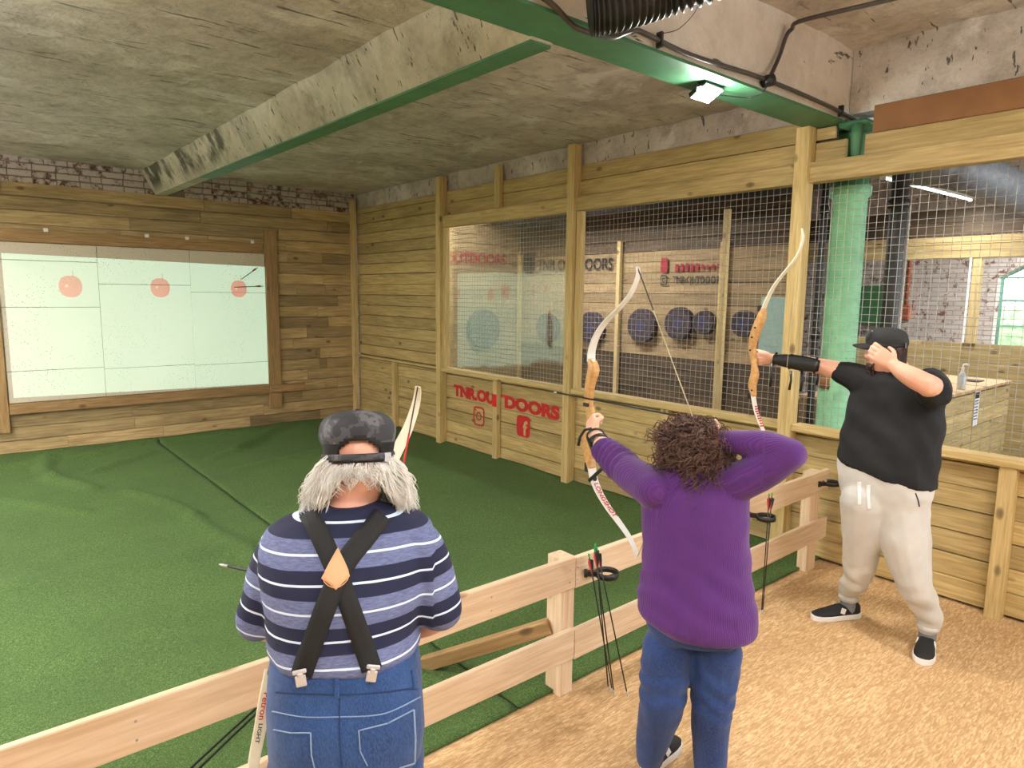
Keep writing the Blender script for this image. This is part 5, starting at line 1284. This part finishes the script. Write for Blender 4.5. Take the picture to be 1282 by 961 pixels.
for t_, tl in ((.1, .35), (.38, -.5), (.5, .55), (.82, .25)):
    arm_ring(fa+axf*t_, axf.normalized()+UPZ*tl*.8+n2*tl*.5, .047-.012*t_, .005, guard2)
mb = MB(); mb.tube([at(741, 536, 2.96), at(732, 538, 2.965), at(726, 547, 2.97), at(724, 558, 2.97)], [(.006, .002)]*4, 6); mb.build('loose_strap', 'guard', guard2)
mb = MB(); mb.tube([at(768, 572, 2.78), at(752, 588, 2.83), at(737, 602, 2.87)], [(.008, .002)]*3, 6); mb.build('loose_strap', 'guard', guard2)
# her bow
bow2 = empty('recurve_bow', G2, 'white-limbed recurve bow with wooden riser at full draw, held by the person in purple', 'bow')
u2 = [b2(*q) for q in ((740, 452), (741, 438), (747, 420), (759, 402), (775, 386), (788, 370), (796, 354), (799, 342), (798, 334))]
l2 = [b2(*q) for q in ((741, 585), (743, 598), (750, 616), (762, 636), (776, 655), (787, 671), (794, 685), (798, 697))]
r2 = [b2(*q) for q in ((740, 450), (743, 462), (739, 480), (737, 500), (739, 516), (739, 530), (735, 548), (737, 566), (741, 586))]
riser_mesh(r2, [(.042, .022), (.046, .05), (.04, .045), (.026, .05), (.026, .05), (.028, .036), (.034, .05), (.042, .052), (.042, .022)], n2, bow2)
limber(u2, n2, .046, .018, .010, .006, 'upper_limb', 'limb_white', bow2); lo2, Pl2 = limber(l2, n2, .046, .018, .010, .006, 'lower_limb', 'limb_white', bow2)
nk2 = b2(868, 524)
limb_text('LONGSHOT', Pl2, n2, 1, .024, .075, .185, 'red_paint', lo2, 1)
t_ = (Pl2[7]-Pl2[6]).normalized(); bb = t_.cross((n2-t_*n2.dot(t_)).normalized()); p_ = Pl2[6].lerp(Pl2[7], .3)
mb = MB(); disc_shape(mb, 0, 0, .014, (p_+bb*.0055, n2, t_, bb), 18); mb.build('round_emblem', 'black_paint', lo2, False)
mb = MB(); mb.tube([u2[-1], nk2, l2[-1]], .0022, 6); mb.build('string', 'string', bow2)
mb = MB(); mb.tube([u2[-1], u2[-1].lerp(nk2, .3)], .0027, 6); mb.build('string_serving', 'string_dark', bow2)
for p_ in (r2[0], r2[-1]): mb = MB(); mb.box(p_-aim2*-.02, (aim2*.016, n2*.014, UPZ*.02)); mb.build('limb_bolt', 'black', bow2, False)
rest = b2(737, 506); mb = MB(); mb.box(rest, (aim2*.016, n2*.02, UPZ*.008)); mb.build('arrow_rest', 'black', bow2, False)
arrow(b2(697, 490)-n2*.022, nk2, 'black arrow on the string of the bow drawn by the person in purple', None, .0038)
# ================================================================== MAN IN BLACK T-SHIRT
fw3, rt3 = hdir(1110); D3 = 3.74
base3 = at(1108, 700, D3); base3.z = 0
man3 = empty('person', base3, 'person in black T-shirt, black cap and light grey joggers aiming a bow by the mesh', 'person')
MAT['tee'] = plain('black_cotton', (13, 13, 15), .85, var=.2, bump=.2, bscale=200); MAT['jogger'] = plain('light_grey_joggers', (196, 194, 188), .85, var=.06, scale=9, bump=.15, bscale=240)
rt3b = (rt3*.93-fw3*.36).normalized(); fw3b = Vector((-rt3b.y, rt3b.x, 0))
B3L = [at(1084, 479, 3.84), at(1068, 470, 3.88), at(1056, 465, 3.92)]
ELB = at(1160, 481, 3.40); SH3 = at(1166, 484, 3.60)
mb = MB()
torso(mb, [(458, 1098, 1138, .062, -.01), (466, 1082, 1156, .09), (476, 1072, 1170, .12), (492, 1070, 1178, .145), (515, 1066, 1176, .165), (540, 1060, 1172, .18), (565, 1055, 1168, .188), (588, 1052, 1165, .188, 0, .035), (601, 1052, 1164, .185, 0, .05)], D3, rt3b, fw3b, 2.4)
limb(mb, B3L, [.095, .080, .070]); limb(mb, [SH3, at(1168, 486, 3.52), at(1170, 492, 3.46)], [.10, .088, .078])
f3a = fold(.009, 6, 9)
tee, btee = remesh(mb, 'tshirt', 'tee', man3, .008, 7, .5, lambda c, n_: f3a(c, n_)+.006*math.sin((c.z*.8+(c-base3).dot(rt3)*.9)*38+6*noise.noise(c*3))*.7)
G3 = at(945, 452, 4.08); n3 = Vector((1, 0, 0)); aim3 = Vector((0, 1, 0)); b3 = lambda x, y: onplane(x, y, G3, n3)
mb = MB(); hc3 = at(1109, 442, 3.72); hf3 = (-rt3*.86+fw3*.5).normalized()
L3 = head(mb, hc3, hf3-UPZ*.05, UPZ, 1.02)
limb(mb, [hc3-hf3*.03+Vector((0, 0, -.03)), at(1120, 462, 3.72), at(1118, 476, 3.73)], [.068, .07, .078])
limb(mb, [at(1118, 480, 3.74), at(1115, 520, 3.74), at(1110, 590, 3.74)], [.09, .11, .12])
wr3 = at(966, 449, 4.12)
limb(mb, [at(1080, 476, 3.85), at(1050, 464, 3.93), at(1030, 459, 3.98), at(995, 453, 4.05), wr3], [.055, .054, .048, .044, .031])
hand(mb, wr3, (b3(938, 449)+n3*.03-wr3), -n3, UPZ, [(25, 75, 55), (55, 75, 50), (60, 78, 50), (64, 78, 50)], ((.75, .35, -.45), (.85, .15, -.2)), 1.0)
wrR = at(1119, 457, 3.50)
limb(mb, [SH3, at(1168, 486, 3.48), ELB], [.062, .06, .056]); limb(mb, [ELB, at(1146, 474, 3.43), at(1130, 465, 3.47), wrR], [.054, .054, .045, .032])
hx = (-rt3*.80+UPZ*.55+fw3*.18).normalized(); hand(mb, wrR, hx, fw3*.95-rt3*.1, UPZ*.9+rt3*.5, [(14, 38, 35), (16, 42, 35), (18, 46, 38), (22, 50, 40)], ((.55, .5, .6), (.8, .1, .5)), 1.12)
remesh(mb, 'body', 'skin3', man3, .0055, 5); eyes(L3, 1.02, man3)
MAT['tee_cap'] = plain('black_cap_cloth', (34, 35, 36), .8)
c3 = cap(hc3+Vector((0, 0, .044)), hf3, UPZ-hf3*.04, .084, .106, .098, 'tee_cap', man3, False, True, .6, None, .085)
h3 = hf3.cross(UPZ); lc = hc3+hf3*.088+Vector((0, 0, .092))-(-h3)*.045
mb = MB(); s3 = (-h3*1.0); fr = (hc3+hf3*.082-h3*.0+Vector((0, 0, .093))+(EYE-hc3).normalized()*.0, hf3.cross(UPZ).normalized(), (UPZ-hf3*.5).normalized(), (hf3+UPZ*.5).normalized())
MAT['logo_blue'] = plain('blue_grey_embroidery', (74, 92, 122), .7); MAT['logo_grey'] = plain('pale_grey_embroidery', (150, 150, 152), .7)
cl = Vector((0, 0, 0)); dcam = (EYE-hc3); dcam.z = 0; dcam.normalize()
vv = (hf3*.75+dcam*.55).normalized(); pl = hc3+Vector((0, 0, .092))+Vector((vv.x, vv.y, 0))*.094; sx3 = UPZ.cross(vv).normalized()
mb = MB(); ring_shape(mb, 0, 0, .026, .020, (pl, (sx3+UPZ*.5).normalized(), (UPZ*1.0-vv*.45).normalized(), (vv+UPZ*.3).normalized()), 24, .7); mb.build('cap_logo', 'logo_blue', c3, False)
mb = MB(); pb = hc3-hf3*.104+Vector((0, 0, .052))+dcam*.02; mb.box(pb, (dcam*.014, hf3*.002, UPZ*.012)); mb.build('cap_badge', 'logo_grey', c3, False)
rh = random.Random(8); roots = []; sd3 = hf3.cross(UPZ)
for i in range(1300):
    an = R(rh.uniform(-120, 120)); p0 = hc3+sd3*math.sin(an)*.077-hf3*(math.cos(an)*.098+.004)+UPZ*rh.uniform(-.035, .05); o_ = (sd3*math.sin(an)-hf3*math.cos(an))
    if abs(math.sin(an)) > .85 and p0.z < hc3.z+.02: continue
    roots.append(([p0, p0+o_*.004+Vector((0, 0, -.012)), p0+o_*.004+Vector((0, 0, -.024))], .004))
strands('hair', roots, 'hair_dark', man3); roots = []
for i in range(520):
    an = R(rh.uniform(-95, 95)); p0 = hc3+sd3*math.sin(an)*.058+hf3*(.03+.058*math.cos(an))+UPZ*rh.uniform(-.115, -.055); o_ = (sd3*math.sin(an)+hf3*math.cos(an))
    roots.append(([p0, p0+o_*.006+Vector((0, 0, -.01)), p0+o_*.008+Vector((0, 0, -.022))], .0024))
strands('beard', roots, 'hair_dark', man3)
# joggers
heelL, toeL, heelR, toeR = Vector((4.09, 1.625, 0)), Vector((3.82, 1.775, 0)), Vector((4.06, 1.235, 0)), Vector((3.785, 1.165, 0))
ankL, ankR = heelL.lerp(toeL, .24), heelR.lerp(toeR, .24)
mb = MB()
torso(mb, [(576, 1056, 1162, .16, 0, .03), (600, 1052, 1162, .175, 0, .03), (622, 1053, 1160, .168), (645, 1060, 1152, .14), (666, 1076, 1136, .09)], D3, rt3b, fw3b, 2.5, 1.0)
limb(mb, [at(1084, 628, 3.74), at(1078, 690, 3.83), at(1072, 725, 3.92), ankL+Vector((0, 0, .19)), ankL+Vector((0, 0, .125))], [.135, .096, .077, .064, .052])
limb(mb, [at(1126, 630, 3.68), at(1136, 695, 3.65), at(1147, 735, 3.64), ankR+Vector((0, 0, .19)), ankR+Vector((0, 0, .125))], [.15, .116, .088, .066, .054])
f3b = fold(.006, 9, 12)
jog, bjog = remesh(mb, 'joggers', 'jogger', man3, .008, 12, .5, lambda c, n_: f3b(c, n_)+.005*math.sin(c.z*60+7*noise.noise(c*5))*max(0, 1-abs(c.z-.3)/.2))
MAT['sock'] = plain('grey_sock', (120, 120, 124), .9, bump=.3, bscale=200); MAT['cord'] = plain('white_drawcord', (226, 222, 218), .8)
for a in (ankL, ankR):
    mb = MB(); limb(mb, [a+Vector((0, 0, .15)), a+Vector((0, 0, .09)), a+Vector((0, 0, .05))], [.042, .043, .045]); mb.build('sock', 'sock', man3)
    arm_ring(a+Vector((0, 0, .125)), UPZ, .052, .014, man3, 'cuff').data.materials[0] = MAT['jogger']
shoe(heelL, toeL, .108, man3, high=.062); shoe(heelR, toeR, .108, man3, high=.062)
surf_strip(bjog, [(1076, 603), (1076, 618), (1076, 632)], 2.2, 'cord', 'drawcord', jog, .003, .004); surf_strip(bjog, [(1088, 607), (1087, 622), (1088, 637)], 2.2, 'cord', 'drawcord', jog, .003, .004)
surf_strip(bjog, [(1146, 617), (1149, 625), (1151, 634)], .8, 'black', 'pocket_seam', jog, .001, .001)
# arm guard on his bow arm
g0, g1 = at(1026, 458, 3.985), at(968, 449, 4.095); ag = empty('arm_guard', g0); par(ag, man3)
axn = (g1-g0).normalized(); nside = (EYE-g0); nside = (nside-axn*nside.dot(axn)).normalized(); ns2 = axn.cross(nside); mb = MB(); rs = []
for k in range(9):
    t_ = k/8; c = g0.lerp(g1, t_); r_ = .051-.014*t_; half = R(56)*math.sin(math.pi*(.2+.6*t_)); loop = []
    for x in (r_+.009, r_+.003):
        for j in range(9):
            an = -half+2*half*j/8; an = an if x > r_+.005 else -an; loop.append(c+(nside*math.cos(an)+ns2*math.sin(an))*x)
    rs.append(loop)
mb.rings(rs, 18); mb.build('shield', 'guard', ag)
for t_ in (.08, .38, .62, .95):
    arm_ring(g0.lerp(g1, t_), axn, .052-.013*t_, .006, ag)
for (x, y, L_) in ((966, 462, 22), (990, 472, 16), (1004, 472, 18), (1024, 470, 12)):
    p, q = at(x, y-8, 4.0), at(x-2, y+L_, 4.0); mb = MB(); mb.tube([p, (p+q)/2+rt3*.006, q], [(.007, .002), (.006, .002), (.008, .002)], 6, up=rt3); mb.build('loose_strap', 'guard', ag)
# his bow
bow3 = empty('recurve_bow', G3, 'recurve bow with wooden riser and white limbs aimed by the person in black', 'bow')
u3 = [b3(*q) for q in ((956, 386), (961, 374), (970, 357), (983, 340), (995, 325), (1003, 309), (1006, 296), (1004, 286))]
l3 = [b3(*q) for q in ((943, 495), (946, 512), (952, 530), (960, 550), (968, 571), (972, 588), (970, 598))]
r3 = [b3(*q) for q in ((957, 386), (953, 398), (946, 416), (942, 432), (943, 447), (944, 456), (945, 468), (942, 482), (944, 496))]
riser_mesh(r3, [(.042, .026), (.046, .052), (.044, .055), (.03, .05), (.028, .045), (.028, .036), (.036, .05), (.042, .048), (.04, .024)], n3, bow3)
limber(u3, n3, .046, .018, .010, .006, 'upper_limb', 'limb_cream', bow3); lo3, Pl3 = limber(l3, n3, .046, .018, .010, .006, 'lower_limb', 'limb_white', bow3)
mb = MB()
t_ = (Pl3[7]-Pl3[6]).normalized()
nk3 = b3(1090, 438)
for s_ in (1, -1):
    for k in range(9):
        i = 5+k; tt = (Pl3[i+1]-Pl3[i]).normalized(); bb = tt.cross((n3-tt*n3.dot(tt)).normalized()); mb.box(Pl3[i]+bb*.0055*s_, (n3*(.012+.004*(k % 3)), tt*.004, bb*.0006))
mb.build('printed_lettering', 'red_paint', lo3, False)
mb = MB(); mb.tube([u3[-1], l3[-1]], .0012, 6); mb.build('string', 'string', bow3)
for p_ in (r3[0], r3[-1]): mb = MB(); mb.box(p_+aim3*.022, (aim3*.016, n3*.012, UPZ*.018)); mb.build('limb_bolt', 'black', bow3, False)
for q in ((948, 410), (944, 422), (942, 438), (944, 488)): mb = MB(); p_ = b3(*q); mb.tube([p_-n3*.0225, p_-n3*.027], .006, 10); mb.build('bush', 'black', bow3)
